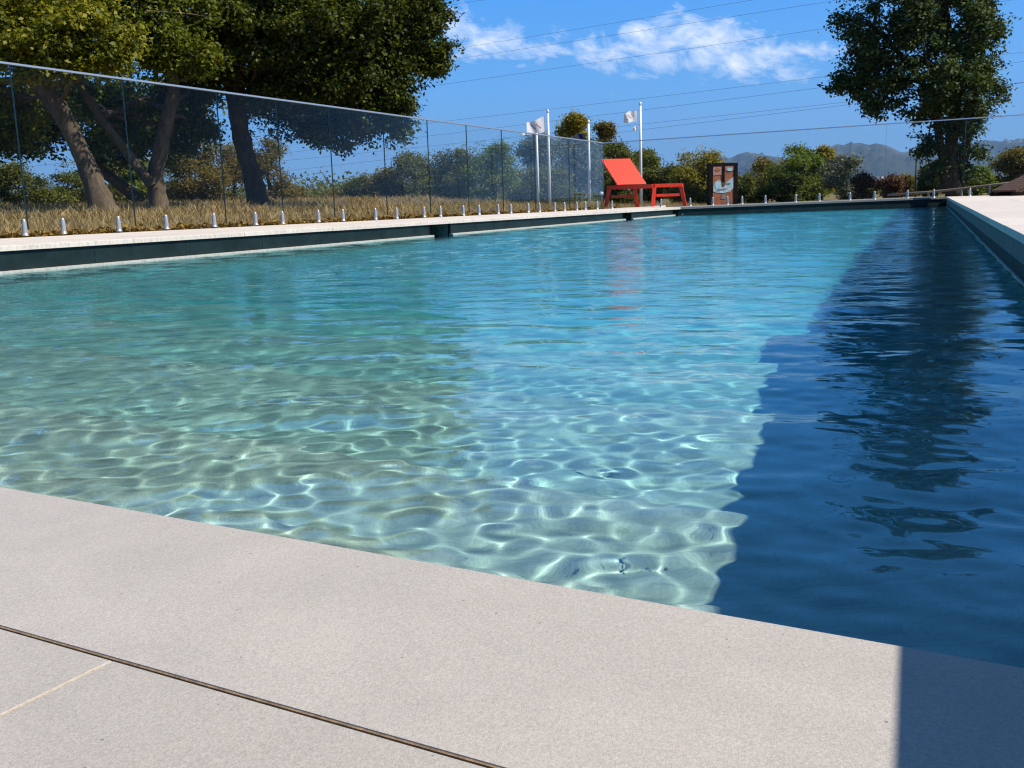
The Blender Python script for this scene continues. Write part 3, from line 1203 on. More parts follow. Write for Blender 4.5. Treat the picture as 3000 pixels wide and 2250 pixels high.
def tree(name, label, cat, base, trunks, lobes, leaf, seed, size=0.09, sig=0.2, per=28, barkm='bark', limbs=14, group=None, shell=0.55, droop=0.0, twigs=40, strays=0.0):
    """trunks: list of [(point, radius), ...]; lobes in world units"""
    rnd = random.Random(seed)
    nrng = np.random.RandomState(seed)
    base = Vector(base)
    root = empty(name, base)
    tag(root, label, cat, group)
    m = MB()
    tops = []
    for tr in trunks:
        pts = [(*Vector(p_), r) for p_, r in tr]
        sp2 = spline(pts, max(8, 4 * len(pts)))
        m.tube([Vector(q[:3]) - base for q in sp2], [max(0.012, q[3]) for q in sp2], 12, 0.10, rnd)
        tops += [Vector(q[:3]) for q in sp2[len(sp2) // 2:]]
    cl = sample_lobes(nrng, lobes, shell)
    m2 = MB()
    lim = []
    for i in range(limbs):
        q = Vector(cl[rnd.randrange(len(cl))])
        st = min((tp for tp in tops), key=lambda tp: (tp - q).length + rnd.uniform(0, 1.2) + max(0, tp.z - q.z) * 0.6)
        mid = st.lerp(q, 0.5) + Vector((rnd.uniform(-.25, .25), rnd.uniform(-.25, .25), rnd.uniform(-.05, .3))) * (q - st).length * 0.5
        sp2 = spline([tuple(st), tuple(mid), tuple(q)], 7)
        r0 = 0.02 + 0.016 * (q - st).length
        m2.tube([Vector(s_) - base for s_ in sp2], [r0 * (1 - 0.85 * k / 6) for k in range(7)], 6, 0.08, rnd, cap=False)
        lim += [Vector(s_) for s_ in sp2[2:]]
    for i in range(twigs):
        q = Vector(cl[rnd.randrange(len(cl))])
        if not lim:
            break
        st = min((lim[rnd.randrange(len(lim))] for _ in range(12)), key=lambda tp: (tp - q).length)
        mid = st.lerp(q, 0.55) + Vector((rnd.uniform(-.15, .15), rnd.uniform(-.15, .15), rnd.uniform(-.1, .15)))
        m2.tube([Vector(s_) - base for s_ in (st, mid, q)], [0.02, 0.012, 0.005], 4, 0, None, cap=False)
    m.build('trunk', M[barkm], root, True)
    if m2.v:
        m2.build('limb', M[barkm], root, True, 'stuff')
    Q = leaves(nrng, cl, sig, per, size, droop=droop)
    Q -= np.array(base)
    quad_mesh('crown', Q, leaf, root)
    return root


def bush(label, cat, x, ytop, w, ybase, Y, leaf, seed, name='shrub', size=None, n=None, group=None, shape='round', dens=1.0, stem=True, per=26):
    """a shrub or small tree seen at photo column x from ytop down to ybase, w pixels wide, Y metres off"""
    nrng = np.random.RandomState(seed)
    rnd = random.Random(seed)
    s = Y / 3000
    top = atd(x, ytop - 8, Y)
    bas = atd(x, ybase, Y)
    hgt = top.z - bas.z
    wid = w * s
    lobes = []
    k = n or max(7, int(13 * dens + 1.5 * wid))
    for i in range(k):
        u = rnd.uniform(-1, 1)
        vv = rnd.uniform(0.06, 0.9)
        if shape == 'cone':
            lim = 0.5 * (1 - vv) + 0.06
        elif shape == 'mass':
            lim = 0.5 * (1 - 0.35 * vv * vv)
        else:
            lim = 0.5 * math.sqrt(max(0.05, 1 - (2 * vv - 0.85) ** 2 * 0.8))
        if i == 0:
            u, vv = 0, 0.86
        r = rnd.choice((.09, .13, .17, .22, .26)) * min(hgt, wid)
        if shape == 'cone':
            r *= 1.05 - 0.75 * vv
        lobes.append((top.x + u * lim * max(wid - 1.6 * r, wid * .3), Y + rnd.uniform(-.4, .4) * min(wid, hgt), bas.z + hgt * vv - (r * 0.3 if vv > .8 else 0), r * rnd.uniform(1, 1.5), r * 1.2, r * rnd.uniform(.8, 1.1), int(30 * dens)))
    base = Vector((top.x, Y, float(gz(top.x, Y))))
    size = size or max(0.05, 2.1 * Y / 1024)
    sig = 0.09 * min(hgt, wid) ** 0.5 + size * 0.7
    tr = [[(base - Vector((0, 0, .1)), 0.03 + 0.02 * hgt), (base.lerp(top, 0.4) + Vector((rnd.uniform(-.1, .1), 0, 0)) * hgt, 0.02 + 0.012 * hgt), (base.lerp(top, 0.8), 0.015)]]
    return tree(name, label, cat, base, tr, lobes, L[leaf], seed, size, sig, per, 'bark_dark', 5, group, 0.6, twigs=14)


def fr(pts, Y, k=1.0):
    """trunk axis from photo pixels: (x, y, half width px)"""
    return [(atd(x, y, Y), r * k * Y / 3000) for x, y, r in pts]


# --- the big trees behind the left fence
tree('oak_tree', 'thick leaning tree at the far left, trunk slanting down to the right, yellowish leaves', 'tree', atd(320, 640, 18.5),
     [fr([(318, 650, 62), (295, 590, 50), (265, 510, 40), (225, 420, 36), (175, 320, 34), (120, 235, 36), (60, 170, 34), (-40, 60, 28), (-120, -120, 18)], 18.5, .72),
      fr([(190, 345, 26), (120, 250, 26), (40, 120, 24), (60, -80, 14)], 18.8)],
     [px_lobe(60, 40, 190, 130, 17.6, 120), px_lobe(230, 110, 170, 95, 17.0, 120), px_lobe(120, 150, 120, 60, 16.6, 60), px_lobe(310, -60, 230, 150, 18.5, 130),
      px_lobe(-150, 0, 200, 220, 18.5, 100), px_lobe(100, -280, 330, 200, 18.5, 160), px_lobe(285, 185, 70, 40, 16.8, 26), px_lobe(20, 330, 130, 110, 20.5, 80), px_lobe(-150, 300, 200, 140, 20, 60)],
     L['yellowgreen'], 3, size=0.078, sig=0.16, per=52, limbs=26, twigs=70)
tree('oak_tree', 'forked tree with two slim crossing stems and a pale trunk, second from left', 'tree', atd(465, 630, 20),
     [fr([(472, 640, 40), (462, 570, 34), (455, 520, 31), (470, 440, 27), (490, 350, 24), (508, 270, 22), (498, 200, 20), (480, 100, 17), (500, -60, 12)], 20, .78),
      fr([(445, 545, 20), (410, 495, 19), (360, 430, 17), (310, 365, 15), (268, 305, 14), (230, 230, 12), (200, 120, 9)], 19.8, .8)],
     [px_lobe(480, 60, 130, 90, 18.8, 90), px_lobe(390, 20, 120, 100, 19, 80), px_lobe(540, 150, 90, 60, 18.6, 40), px_lobe(430, 170, 90, 40, 18.8, 30), px_lobe(330, 395, 60, 60, 21.5, 22), px_lobe(420, -150, 220, 130, 20, 120),
      px_lobe(250, 270, 90, 70, 22, 46), px_lobe(400, 300, 140, 100, 22, 100), px_lobe(560, 330, 75, 90, 22, 56), px_lobe(520, 430, 60, 45, 22, 26), px_lobe(580, 240, 80, 60, 22, 40)],
     L['green'], 4, size=0.076, sig=0.16, per=52, limbs=26, twigs=70)
tree('oak_tree', 'largest dark tree, thick curved trunk, crown spreading right over the fence', 'tree', atd(762, 625, 22),
     [fr([(765, 635, 42), (752, 575, 36), (735, 500, 31), (712, 420, 29), (695, 330, 30), (690, 240, 31), (700, 140, 30), (730, 20, 26), (800, -150, 18)], 22, .86),
      fr([(690, 270, 22), (640, 180, 20), (590, 60, 16), (560, -100, 10)], 22),
      fr([(705, 150, 22), (800, 100, 20), (920, 60, 15), (1050, 20, 10), (1150, 60, 6)], 22)],
     [px_lobe(740, 60, 190, 150, 20.5, 210), px_lobe(650, 20, 120, 120, 20, 100), px_lobe(900, 60, 170, 170, 21, 240), px_lobe(1050, 130, 150, 160, 21.5, 260), px_lobe(1155, 60, 85, 60, 22, 70), px_lobe(1195, 165, 80, 58, 22, 70), px_lobe(1110, 180, 90, 80, 22, 90), px_lobe(1285, 150, 26, 40, 22, 14), px_lobe(1280, 40, 24, 30, 22, 10), px_lobe(1180, -20, 50, 40, 22, 26),
      px_lobe(1000, -150, 300, 150, 22, 260), px_lobe(700, -180, 280, 150, 22, 190), px_lobe(1235, 75, 50, 48, 22, 44), px_lobe(1255, 190, 46, 44, 22, 36), px_lobe(1120, 270, 90, 70, 22, 110), px_lobe(1145, 340, 50, 45, 22, 36), px_lobe(1160, 375, 18, 30, 22, 8),
      px_lobe(950, 330, 90, 70, 22.5, 90), px_lobe(980, 400, 50, 38, 22, 26), px_lobe(900, 385, 36, 28, 22, 14), px_lobe(1080, 375, 50, 30, 22, 22), px_lobe(800, 300, 90, 90, 23, 90), px_lobe(830, 240, 120, 70, 21, 100), px_lobe(960, 230, 130, 80, 21.5, 150), px_lobe(600, 200, 80, 60, 21, 40), px_lobe(1215, 20, 60, 50, 22, 40)],
     L['dark'], 6, size=0.08, sig=0.16, per=50, barkm='bark_dark', limbs=40, twigs=110)
tree('oak_tree', 'dark leaning tree standing back between the forked tree and the leaning one', 'tree', atd(420, 615, 27),
     [fr([(432, 625, 22), (400, 580, 18), (350, 540, 16), (300, 500, 14), (240, 430, 12), (180, 350, 10)], 27)],
     [px_lobe(120, 320, 170, 80, 27, 110), px_lobe(60, 390, 120, 50, 27, 60), px_lobe(300, 330, 150, 90, 27, 110), px_lobe(480, 380, 110, 80, 27, 70), px_lobe(330, 430, 100, 35, 27, 40), px_lobe(60, 445, 60, 22, 27, 14), px_lobe(-150, 380, 200, 90, 27, 60), px_lobe(560, 300, 80, 60, 27, 40)],
     L['dark'], 9, size=0.12, sig=0.22, per=26, barkm='bark_dark', limbs=16, twigs=40)

# --- the tall tree at the right
RT = 30
tree('poplar_tree', 'tall bushy dark tree at the right, crown leaning left over its stems', 'tree', atd(2790, 560, RT),
     [fr([(2795, 575, 26), (2790, 530, 22), (2785, 460, 18), (2790, 380, 16), (2800, 270, 15), (2780, 130, 13), (2760, -60, 10), (2750, -300, 7)], RT),
      fr([(2775, 565, 16), (2765, 500, 12), (2755, 420, 11), (2740, 340, 10), (2700, 240, 9), (2620, 140, 7), (2540, 60, 4)], RT),
      fr([(2815, 565, 15), (2822, 480, 12), (2840, 380, 11), (2860, 260, 10), (2880, 100, 8), (2870, -120, 5)], RT)],
     [px_lobe(2565, 110, 100, 80, RT, 90), px_lobe(2520, 235, 74, 46, RT, 50), px_lobe(2620, 200, 100, 80, RT, 90), px_lobe(2600, 295, 56, 30, RT, 20), px_lobe(2562, 322, 24, 14, RT, 7), px_lobe(2480, 70, 32, 44, RT, 14), px_lobe(2462, 252, 30, 20, RT, 8), px_lobe(2545, 30, 28, 42, RT, 10),
      px_lobe(2710, 60, 125, 110, RT - .5, 140), px_lobe(2830, 90, 80, 110, RT - .5, 100), px_lobe(2880, 60, 44, 84, RT, 30), px_lobe(2745, 225, 100, 74, RT - 1, 95), px_lobe(2845, 235, 68, 72, RT - 1, 70), px_lobe(2890, 250, 40, 56, RT, 24), px_lobe(2690, 330, 40, 26, RT, 14), px_lobe(2915, 130, 20, 34, RT, 6), px_lobe(2925, 275, 18, 24, RT, 6),
      px_lobe(2790, 335, 80, 50, RT - .5, 56), px_lobe(2855, 345, 34, 40, RT, 20), px_lobe(2720, 410, 34, 30, RT, 14), px_lobe(2825, 410, 44, 40, RT, 22), px_lobe(2785, 470, 34, 30, RT, 12), px_lobe(2700, 450, 18, 16, RT, 5), px_lobe(2852, 450, 22, 24, RT, 7), px_lobe(2740, 505, 24, 24, RT, 8), px_lobe(2830, 510, 26, 26, RT, 8),
      px_lobe(2740, -120, 180, 130, RT, 180), px_lobe(2700, -300, 150, 130, RT, 120), px_lobe(2840, -250, 100, 150, RT, 90), px_lobe(2760, -430, 100, 90, RT, 50)],
     L['poplar'], 12, size=0.095, sig=0.17, per=40, barkm='bark_dark', limbs=40, twigs=90)

# --- shrubs and small trees further back
BG = 'trees and shrubs beyond the glass fences'
B = [  # label, cat, x, ytop, w, ybase, Y, leaf, seed, kwargs
    ('dense green shrub at the far left edge behind the leaning tree', 'shrub', 60, 478, 260, 612, 30, 'mid', 31, {}),
    ('green shrub between the leaning tree and the forked tree', 'shrub', 250, 468, 230, 612, 33, 'mid', 32, {}),
    ('dull green shrub just right of the forked trunk', 'shrub', 400, 480, 160, 612, 34, 'bright', 33, {}),
    ('brownish olive bush right of the forked tree', 'shrub', 560, 445, 200, 618, 30, 'olive', 34, {}),
    ('tall brownish olive bush left of the thick curved trunk', 'shrub', 665, 412, 170, 618, 31, 'olive', 35, {}),
    ('yellowish bush with bare twigs behind the thick curved trunk', 'shrub', 790, 395, 150, 618, 29, 'olive', 36, {'dens': .7}),
    ('low dull shrub right of the thick curved trunk', 'shrub', 850, 560, 150, 622, 33, 'olive', 37, {}),
    ('low brownish shrub in the gap under the open sky', 'shrub', 1010, 570, 200, 620, 36, 'olive', 38, {'shape': 'mass'}),
    ('small dark shrub left of the rounded green trees', 'shrub', 1060, 530, 110, 618, 34, 'mid', 39, {}),
    ('brown topped shrub beside the rounded green trees', 'shrub', 1130, 500, 120, 618, 33, 'olive', 40, {}),
    ('rounded green tree, leftmost of the clump beyond the glass', 'tree', 1230, 455, 150, 618, 32, 'mid', 41, {}),
    ('rounded green tree in the middle of the clump beyond the glass', 'tree', 1340, 432, 150, 618, 32, 'mid', 42, {}),
    ('tallest rounded green tree of the clump left of the grey one', 'tree', 1440, 420, 130, 618, 31, 'bright', 43, {}),
    ('grey green willowy tree behind the flagpoles', 'tree', 1560, 392, 190, 616, 34, 'greygreen', 44, {}),
    ('grey green tree between the flagpoles and the fence corner', 'tree', 1690, 402, 170, 614, 36, 'greygreen', 45, {}),
    ('low green bush behind the flagpole bases', 'shrub', 1600, 500, 180, 614, 30, 'mid', 46, {'shape': 'mass'}),
    ('yellow conifer peeping over the fence between flagpoles', 'tree', 1680, 330, 150, 560, 48, 'yellow', 47, {'shape': 'cone', 'dens': 1.3}),
    ('thin pale yellow tree top right of the dark flag', 'tree', 1765, 350, 105, 560, 48, 'olive', 48, {'shape': 'cone', 'dens': .8}),
    ('green tree behind the head of the red lounger', 'tree', 1810, 418, 110, 610, 38, 'mid', 49, {}),
    ('green tree behind the rightmost flagpole', 'tree', 1885, 438, 80, 600, 40, 'mid', 50, {}),
    ('low green hedge behind the red lounger seat', 'hedge', 1930, 505, 170, 605, 36, 'mid', 51, {'shape': 'mass'}),
    ('bright yellow green tree left of the painted board', 'tree', 2045, 450, 125, 600, 34, 'yellow', 52, {'dens': 1.3}),
    ('low dry bush under the yellow green tree', 'shrub', 2030, 560, 130, 604, 32, 'olive', 53, {'shape': 'mass'}),
    ('low green bush just right of the painted board', 'shrub', 2185, 530, 80, 596, 34, 'mid', 54, {}),
    ('dusty purple brown bush right of the painted board', 'shrub', 2250, 462, 110, 592, 40, 'olive', 55, {'dens': .8}),
    ('bright green tree with a pointed top in front of the mountain', 'tree', 2345, 438, 130, 586, 36, 'bright', 56, {'dens': 1.2}),
    ('slim yellow green tree top beside the bright green tree', 'tree', 2410, 430, 50, 560, 38, 'yellow', 57, {}),
    ('spiky grey green bush in front of the mountain', 'shrub', 2480, 465, 130, 582, 34, 'greygreen', 58, {'dens': .8}),
    ('small reddish bush near the white village', 'shrub', 2610, 533, 70, 576, 33, 'red', 59, {}),
    ('low dusty green bush left of the slim post', 'shrub', 2650, 530, 60, 572, 42, 'olive', 60, {'shape': 'mass'}),
    ('dark green bush at the left foot of the tall right tree', 'shrub', 2735, 490, 90, 568, 33, 'dark', 61, {}),
    ('light green bush at the right foot of the tall right tree', 'shrub', 2865, 500, 80, 566, 33, 'bright', 62, {}),
    ('pale olive tree at the right edge of the view', 'tree', 2985, 442, 140, 566, 38, 'olive', 63, {'dens': 1.1}),
    ('distant green bush beyond the low timber rail', 'shrub', 2920, 530, 120, 566, 45, 'dark', 64, {'shape': 'mass'}),
    ('reddish brown shrub with bare stems below the spiky bush', 'shrub', 2530, 515, 50, 580, 31, 'red', 65, {'dens': .6}),
    ('low dark bush between the board and the bright green tree', 'shrub', 2290, 520, 120, 590, 33, 'dark', 66, {'shape': 'mass'}),
]
for lab, cat, x, yt, w, yb, Y_, lf, sd, kw in B:
    bush(lab, cat, x, yt, w, yb, Y_, lf, sd, name={'tree': 'small_tree', 'hedge': 'hedge', 'shrub': 'shrub'}[cat], group=BG, **kw)

# a wooded belt further off, read as one mass
nrng = np.random.RandomState(77)
pts = []
for i in range(1300):
    azd = nrng.uniform(-38, 38)
    r = nrng.uniform(75, 160)
    x, y = r * math.sin(rad(azd)), r * math.cos(rad(azd))
    h_ = nrng.uniform(0.8, 2.4) * (r / 90) * (1.0 if azd < 2 else 0.3)
    zz = float(gz(x, y))
    for k in range(7):
        pts.append((x + nrng.normal(0, 1.4), y + nrng.normal(0, 1.4), zz + h_ * nrng.uniform(.15, 1)))
wq = leaves(nrng, pts, 0.55, 9, 0.26)
wood_belt = quad_mesh('distant_scrub', wq, L['mid'])
tag(wood_belt, kind='stuff')

# --- dry grass and leaf litter behind the left fence
nrng = np.random.RandomState(15)
eFn = Vector((dF.x, dF.y, 0)).normalized()
nFn = Vector((-eFn.y, eFn.x, 0))
G = 85000
u = nrng.uniform(-4, dF.length + 9, G)
dd = 0.12 + 16 * nrng.uniform(0, 1, G) ** 2.2
gx = F_L0.x + eFn.x * u + nFn.x * dd
gy = F_L0.y + eFn.y * u + nFn.y * dd
g_z = gz(gx, gy)
hh = nrng.uniform(0.03, 0.13, G) * (0.55 + 0.6 * np.sin(gx * 2.1) * np.sin(gy * 1.7) + 0.3) + 0.04
hh *= np.clip(0.35 + dd / 3.0, 0.35, 1.25)
ww = 0.006 + 0.0045 * dd / 3
ang = nrng.uniform(0, 2 * PI, G)
lean = nrng.normal(0, 0.75, (G, 2)) * hh[:, None]
b0 = np.stack([gx - np.cos(ang) * ww, gy - np.sin(ang) * ww, g_z - .02], -1)
b1 = np.stack([gx + np.cos(ang) * ww, gy + np.sin(ang) * ww, g_z - .02], -1)
tp = np.stack([gx + lean[:, 0], gy + lean[:, 1], g_z + hh], -1)
grass = quad_mesh('dry_grass', np.stack([b0, b1, tp], 1), L['dry'], None, 3)
tag(grass, kind='stuff')
Nl = 9000
u = nrng.uniform(-2, dF.length + 1, Nl)
dd = 0.11 + np.abs(nrng.normal(0, 0.16, Nl))
fz = F_L0.z + (F_K.z - F_L0.z) * np.clip(u / dF.length, 0, 1)
cl = np.stack([F_L0.x + eFn.x * u + nFn.x * dd, F_L0.y + eFn.y * u + nFn.y * dd, fz - 0.035 + np.abs(nrng.normal(0, .03, Nl)) - 0.1 * np.clip(dd - .2, 0, 1)], -1)
lit = quad_mesh('leaf_litter', leaves(nrng, cl, 0.005, 1, 0.05), L['litter'])
tag(lit, kind='stuff')


# ------------------------------------------------------------------ the red lounger
def red_lounger():
    o0 = at(1891, 606, -0.035)
    sx = o0.y / 3000
    root = empty('sun_lounger', o0)
    tag(root, 'bright red slatted sun lounger with raised back at the corner of the glass fences', 'sun lounger')
    Wd = Vector((0.985, 0.17, 0)).normalized()          # across the lounger
    A = Vector((-0.46, 0.89, 0)).normalized()            # towards the head end
    w = 0.52
    sh = 0.315
    half = 1.0
    head = Vector((-0.30, 0.55, 0))
    foot = Vector((0.34, -0.55, 0))
    hc, fc = Vector((-0.36, 0.25, 0)), Vector((0.33, -0.30, 0))

    def frame(c, lean):
        for s in (-1, 1):
            m = MB()
            top = c + Wd * (s * (w / 2 - .03)) + Vector((0, 0, sh))
            bot = c + Wd * (s * (w / 2 + .02)) + A * lean
            m.bar(bot, top, 0.06, 0.06)
            m.build('leg', M['red_paint'], root)
        m = MB()
        m.bar(c - Wd * (w / 2 - .032) + Vector((0, 0, sh + .03)), c + Wd * (w / 2 - .032) + Vector((0, 0, sh + .03)), 0.055, 0.055)
        m.build('cross_rail', M['red_paint'], root)
        m = MB()
        z = sh - .13
        m.bar(c - Wd * (w / 2 - .06) + Vector((0, 0, z)), c + Wd * (w / 2 - .06) + Vector((0, 0, z)), 0.04, 0.045)
        m.build('stretcher', M['red_paint'], root)
    root.scale = (1.2, 1.2, 1.2)
    frame(hc, .03)
    frame(fc, -.03)
    for s in (-1, 1):
        m = MB()
        m.bar(hc + Wd * (s * (w / 2)) + Vector((0, 0, sh + .02)), fc + Wd * (s * (w / 2)) + Vector((0, 0, sh + .02)), 0.04, 0.06)
        m.build('side_rail', M['red_paint'], root)
    # seat slats
    ax = (fc - hc)
    n = 9
    for i in range(n):
        c = hc + ax * (0.36 + 0.62 * (i / n)) + Vector((0, 0, sh + .045))
        m = MB()
        m.bar(c - Wd * (w / 2 - .03), c + Wd * (w / 2 - .03), 0.05, 0.018)
        m.build('seat_slat', M['brown_wood'], root)
    # raised back: frame and slats, hinged above the head frame
    hinge = hc + ax * 0.22 + Vector((0, 0, sh + .06))
    back = (Vector((-0.235, 0.36, 0.44)))
    nrm = back.cross(Wd).normalized()
    n = 11
    for i in range(n):
        c = hinge + back * ((i + .5) / n)
        m = MB()
        m.bar(c - Wd * (w / 2 - .005), c + Wd * (w / 2 - .005), back.length / n - 0.003, 0.02, up=tuple(nrm))
        m.build('back_slat', M['red_paint'], root)
    for s in (-1, 1):
        m = MB()
        p0 = hinge + Wd * (s * (w / 2 - .05)) - nrm * (-0.025 if nrm.y > 0 else .025)
        m.bar(p0, p0 + back, 0.04, 0.03, up=tuple(nrm))
        m.build('back_rail', M['red_paint'], root)
    m = MB()
    m.bar(hinge + back * .7 + Wd * .0, hc + A * .18 + Vector((0, 0, sh)), 0.03, 0.03)
    m.build('prop', M['red_paint'], root)


red_lounger()


# ------------------------------------------------------------------ the painted board
def painted_board():
    Y = P_K.y + 4.6
    c0 = atd(2116, 598, Y)
    s = Y / 3000
    root = empty('painted_board', Vector((c0.x, Y, c0.z - 0.12)), rad(8))
    tag(root, 'dark framed board of orange wood painted with a pale blue emblem, behind the far fence', 'painted board')
    W_, H_ = 86 * s, 116 * s
    z0 = 0.0
    H_ += 0.12
    for sx in (-1, 1):
        m = MB()
        m.box((sx * (W_ / 2 - 6 * s), 0, H_ / 2), (12 * s, 0.12, H_))
        m.build('post', M['dark_wood'], root)
    m = MB()
    m.box((0, 0, H_ - 4 * s), (W_ - 24 * s - .002, 0.118, 8 * s))
    m.build('top_bar', M['dark_wood'], root)
    m = MB()
    m.box((0, -0.035, (H_ - 8 * s) / 2), (W_ - 24.4 * s, 0.03, H_ - 8.4 * s))
    panel = m.build('panel', M['orange_wood'], root)

    def patch(name, mat, poly, lift):
        yb = -0.05 - lift
        v = [(x * s, yb, z * s) for x, z in poly] + [(x * s, yb + 0.004, z * s) for x, z in poly]
        k = len(poly)
        f = [tuple(range(k)), tuple(reversed(range(k, 2 * k)))] + [(i, (i + 1) % k, k + (i + 1) % k, k + i) for i in range(k)]
        mesh_obj(name, v, f, mat, panel)
    hb = H_ / s                                  # board height in survey pixels
    zt = hb - 9

    def ell(cx, cz, rx, rz, n=18, a0=0, a1=2 * PI):
        return [(cx + rx * math.cos(a0 + (a1 - a0) * i / (n - 1)), cz + rz * math.sin(a0 + (a1 - a0) * i / (n - 1))) for i in range(n)][:: 1]
    patch('painted_patch', M['paint_pink'], [(-30, zt - 25), (-5, zt - 24), (-5, zt - 2), (-30, zt - 2)], .006)
    patch('painted_patch', M['orange_wood'], ell(-17, zt - 10, 9, 5)[:-1], .010)
    patch('painted_patch', M['paint_pink'], [(6, zt - 12), (30, zt - 12), (30, zt - 1), (6, zt - 1)], .006)
    patch('painted_patch', M['paint_aqua'], ell(19, zt - 10, 8, 4)[:-1], .010)
    patch('painted_patch', M['paint_pale'], [(-30, zt - 70), (-20, zt - 74), (0, zt - 76), (20, zt - 72), (30, zt - 62), (30, zt - 32), (26, zt - 34), (8, zt - 46), (3, zt - 58), (-3, zt - 58), (-8, zt - 40), (-14, zt - 38), (-24, zt - 44), (-30, zt - 56)], .006)
    patch('painted_patch', M['paint_blue'], ell(-13, zt - 66, 4, 3)[:-1], .010)
    patch('painted_patch', M['paint_blue'], ell(15, zt - 50, 7, 3)[:-1], .010)
    patch('painted_patch', M['paint_aqua'], ell(-19, zt - 54, 5, 9)[:-1], .010)
    patch('painted_patch', M['paint_grey'], [(-8, zt - 67), (9, zt - 66), (9, zt - 63), (-8, zt - 63.5)], .011)
    patch('painted_patch', M['dark_wood'], [(-4, zt - 44), (4, zt - 44), (4, zt), (-4, zt)], .013)
    patch('painted_patch', M['brown_wood'], [(-5, zt - 44), (5, zt - 44), (2, zt - 57), (-2, zt - 57)], .012)
    patch('painted_patch', M['paint_grey'], [(-7, zt - 92), (6, zt - 92), (5, zt - 80), (-2, zt - 79)], .008)


painted_board()


# ------------------------------------------------------------------ flagpoles
def flagpole(x, ytop, ybase, Y, label, flag):
    a, b_ = atd(x, ytop, Y), atd(x + 2, ybase, Y)
    b_.x = a.x
    b_.z = float(gz(b_.x, Y)) - .1
    root = empty('flagpole', b_)
    tag(root, label, 'flagpole', 'white flagpoles beyond the fence')
    m = MB()
    hh = a.z - b_.z
    m.tube([(0, 0, 0), (0, 0, hh * .5), (0, 0, hh)], [.037, .034, .028], 10)
    m.build('pole', M['white_paint'], root, True)
    m = MB()
    m.tube([(0, 0, hh), (0, 0, hh + .03), (0, 0, hh + .07), (0, 0, hh + .1)], [.02, .034, .034, .008], 10)
    m.build('finial', M['white_paint'], root, True)
    s = Y / 3000
    for (x0, y0, wpx, hpx, drop, kind, seed) in flag:
        nx, nz = 14, 10
        rnd = random.Random(seed)
        v = []
        p0 = atd(x0, y0, Y)
        for i in range(nx + 1):
            for j in range(nz + 1):
                fu, fv = i / nx, j / nz
                xx = p0.x - a.x - 0.05 - fu * wpx * s
                zz = p0.z - b_.z - fv * hpx * s * (1 - .25 * fu) - drop * s * fu ** 1.2 + 0.017 * math.sin(fu * 7 + fv * 2 + seed)
                yy = 0.07 * fu * math.sin(fu * 8 + fv * 2.0 + seed) - 0.55 * fu * wpx * s
                v.append((xx, yy, zz))
        f, mi = [], []
        for i in range(nx):
            for j in range(nz):
                f.append((i * (nz + 1) + j, (i + 1) * (nz + 1) + j, (i + 1) * (nz + 1) + j + 1, i * (nz + 1) + j + 1))
                mm = 0
                if kind == 'white' and 3 <= i <= 10 and 3 <= j <= 6 and (i * 7 + j * 3 + seed) % 4 == 0:
                    mm = 1 if (i + j) % 3 else 2
                mi.append(mm)
        base = M['flag_navy'] if kind == 'navy' else M['flag_white']
        mesh_obj('flag', v, f, base, root, True, [M['flag_purple'], M['flag_red']], mi)


flagpole(1605, 332, 602, 27, 'tall white flagpole with a white printed flag, left of the other flags', [(1601, 342, 52, 42, 18, 'white', 1)])
flagpole(1572, 388, 602, 27.6, 'shorter white flagpole just left of the tall one, small white flag end', [(1562, 385, 26, 8, 4, 'plain', 2)])
flagpole(1724, 362, 604, 27.3, 'slim white flagpole with a dark navy flag at the fence corner', [(1721, 388, 36, 26, 8, 'navy', 3)])
flagpole(1876, 310, 600, 27, 'tall white flagpole with a purple printed flag behind the red lounger', [(1872, 322, 40, 34, 10, 'white', 4), (1872, 368, 12, 14, 3, 'plain', 5)])

# ------------------------------------------------------------------ power lines
WL = [((1306, 147), (2199, 0)), ((1312, 176), (2493, -6)), ((1276, 250), (2446, 79)), ((1317, 353), (2428, 223)), ((1435, 376), (2434, 253)), ((1776, 391), (2493, 306)),
      ((1220, 30), (1460, -8)), ((970, 458), (1350, 418))]
order = ['second', 'third', 'fourth', 'fifth', 'sixth', 'seventh', 'first', 'eighth']
for (p0, p1), nm in zip(WL, order):
    sl = (p1[1] - p0[1]) / (p1[0] - p0[0])
    xa, xb = (-500, 3600)
    Yd = 95.0
    pts = []
    for i in range(25):
        x = xa + (xb - xa) * i / 24
        u = (x - 1800) / 2000
        pts.append(atd(x, p0[1] + sl * (x - p0[0]) + 14 * (-(u * u)) + 1.5, Yd - 14 * u))
    m = MB()
    c0 = pts[12]
    m.tube([q - c0 for q in pts], [0.011] * 25, 5)
    o = m.build('power_line', M['wire'])
    o.location = c0
    tag(o, 'thin dark power line, %s from the top of those crossing the sky' % nm, 'power line', 'power lines across the sky')

# ------------------------------------------------------------------ small things at the right
Yp = 31
a, b_ = atd(2679, 470, Yp), atd(2681, 575, Yp)
root = empty('post', Vector((b_.x, Yp, float(gz(b_.x, Yp)))))
tag(root, 'slim dark green post standing alone left of the tall right tree', 'post')
m = MB()
m.tube([(0, 0, -.1), (0, 0, a.z - root.location.z)], [.028, .026], 10)
m.build('shaft', M['post_green'], root, True)
m = MB()
m.tube([(0, 0, a.z - root.location.z), (0, 0, a.z - root.location.z + .03)], [.04, .03], 10)
m.build('cap', M['post_green'], root, True)

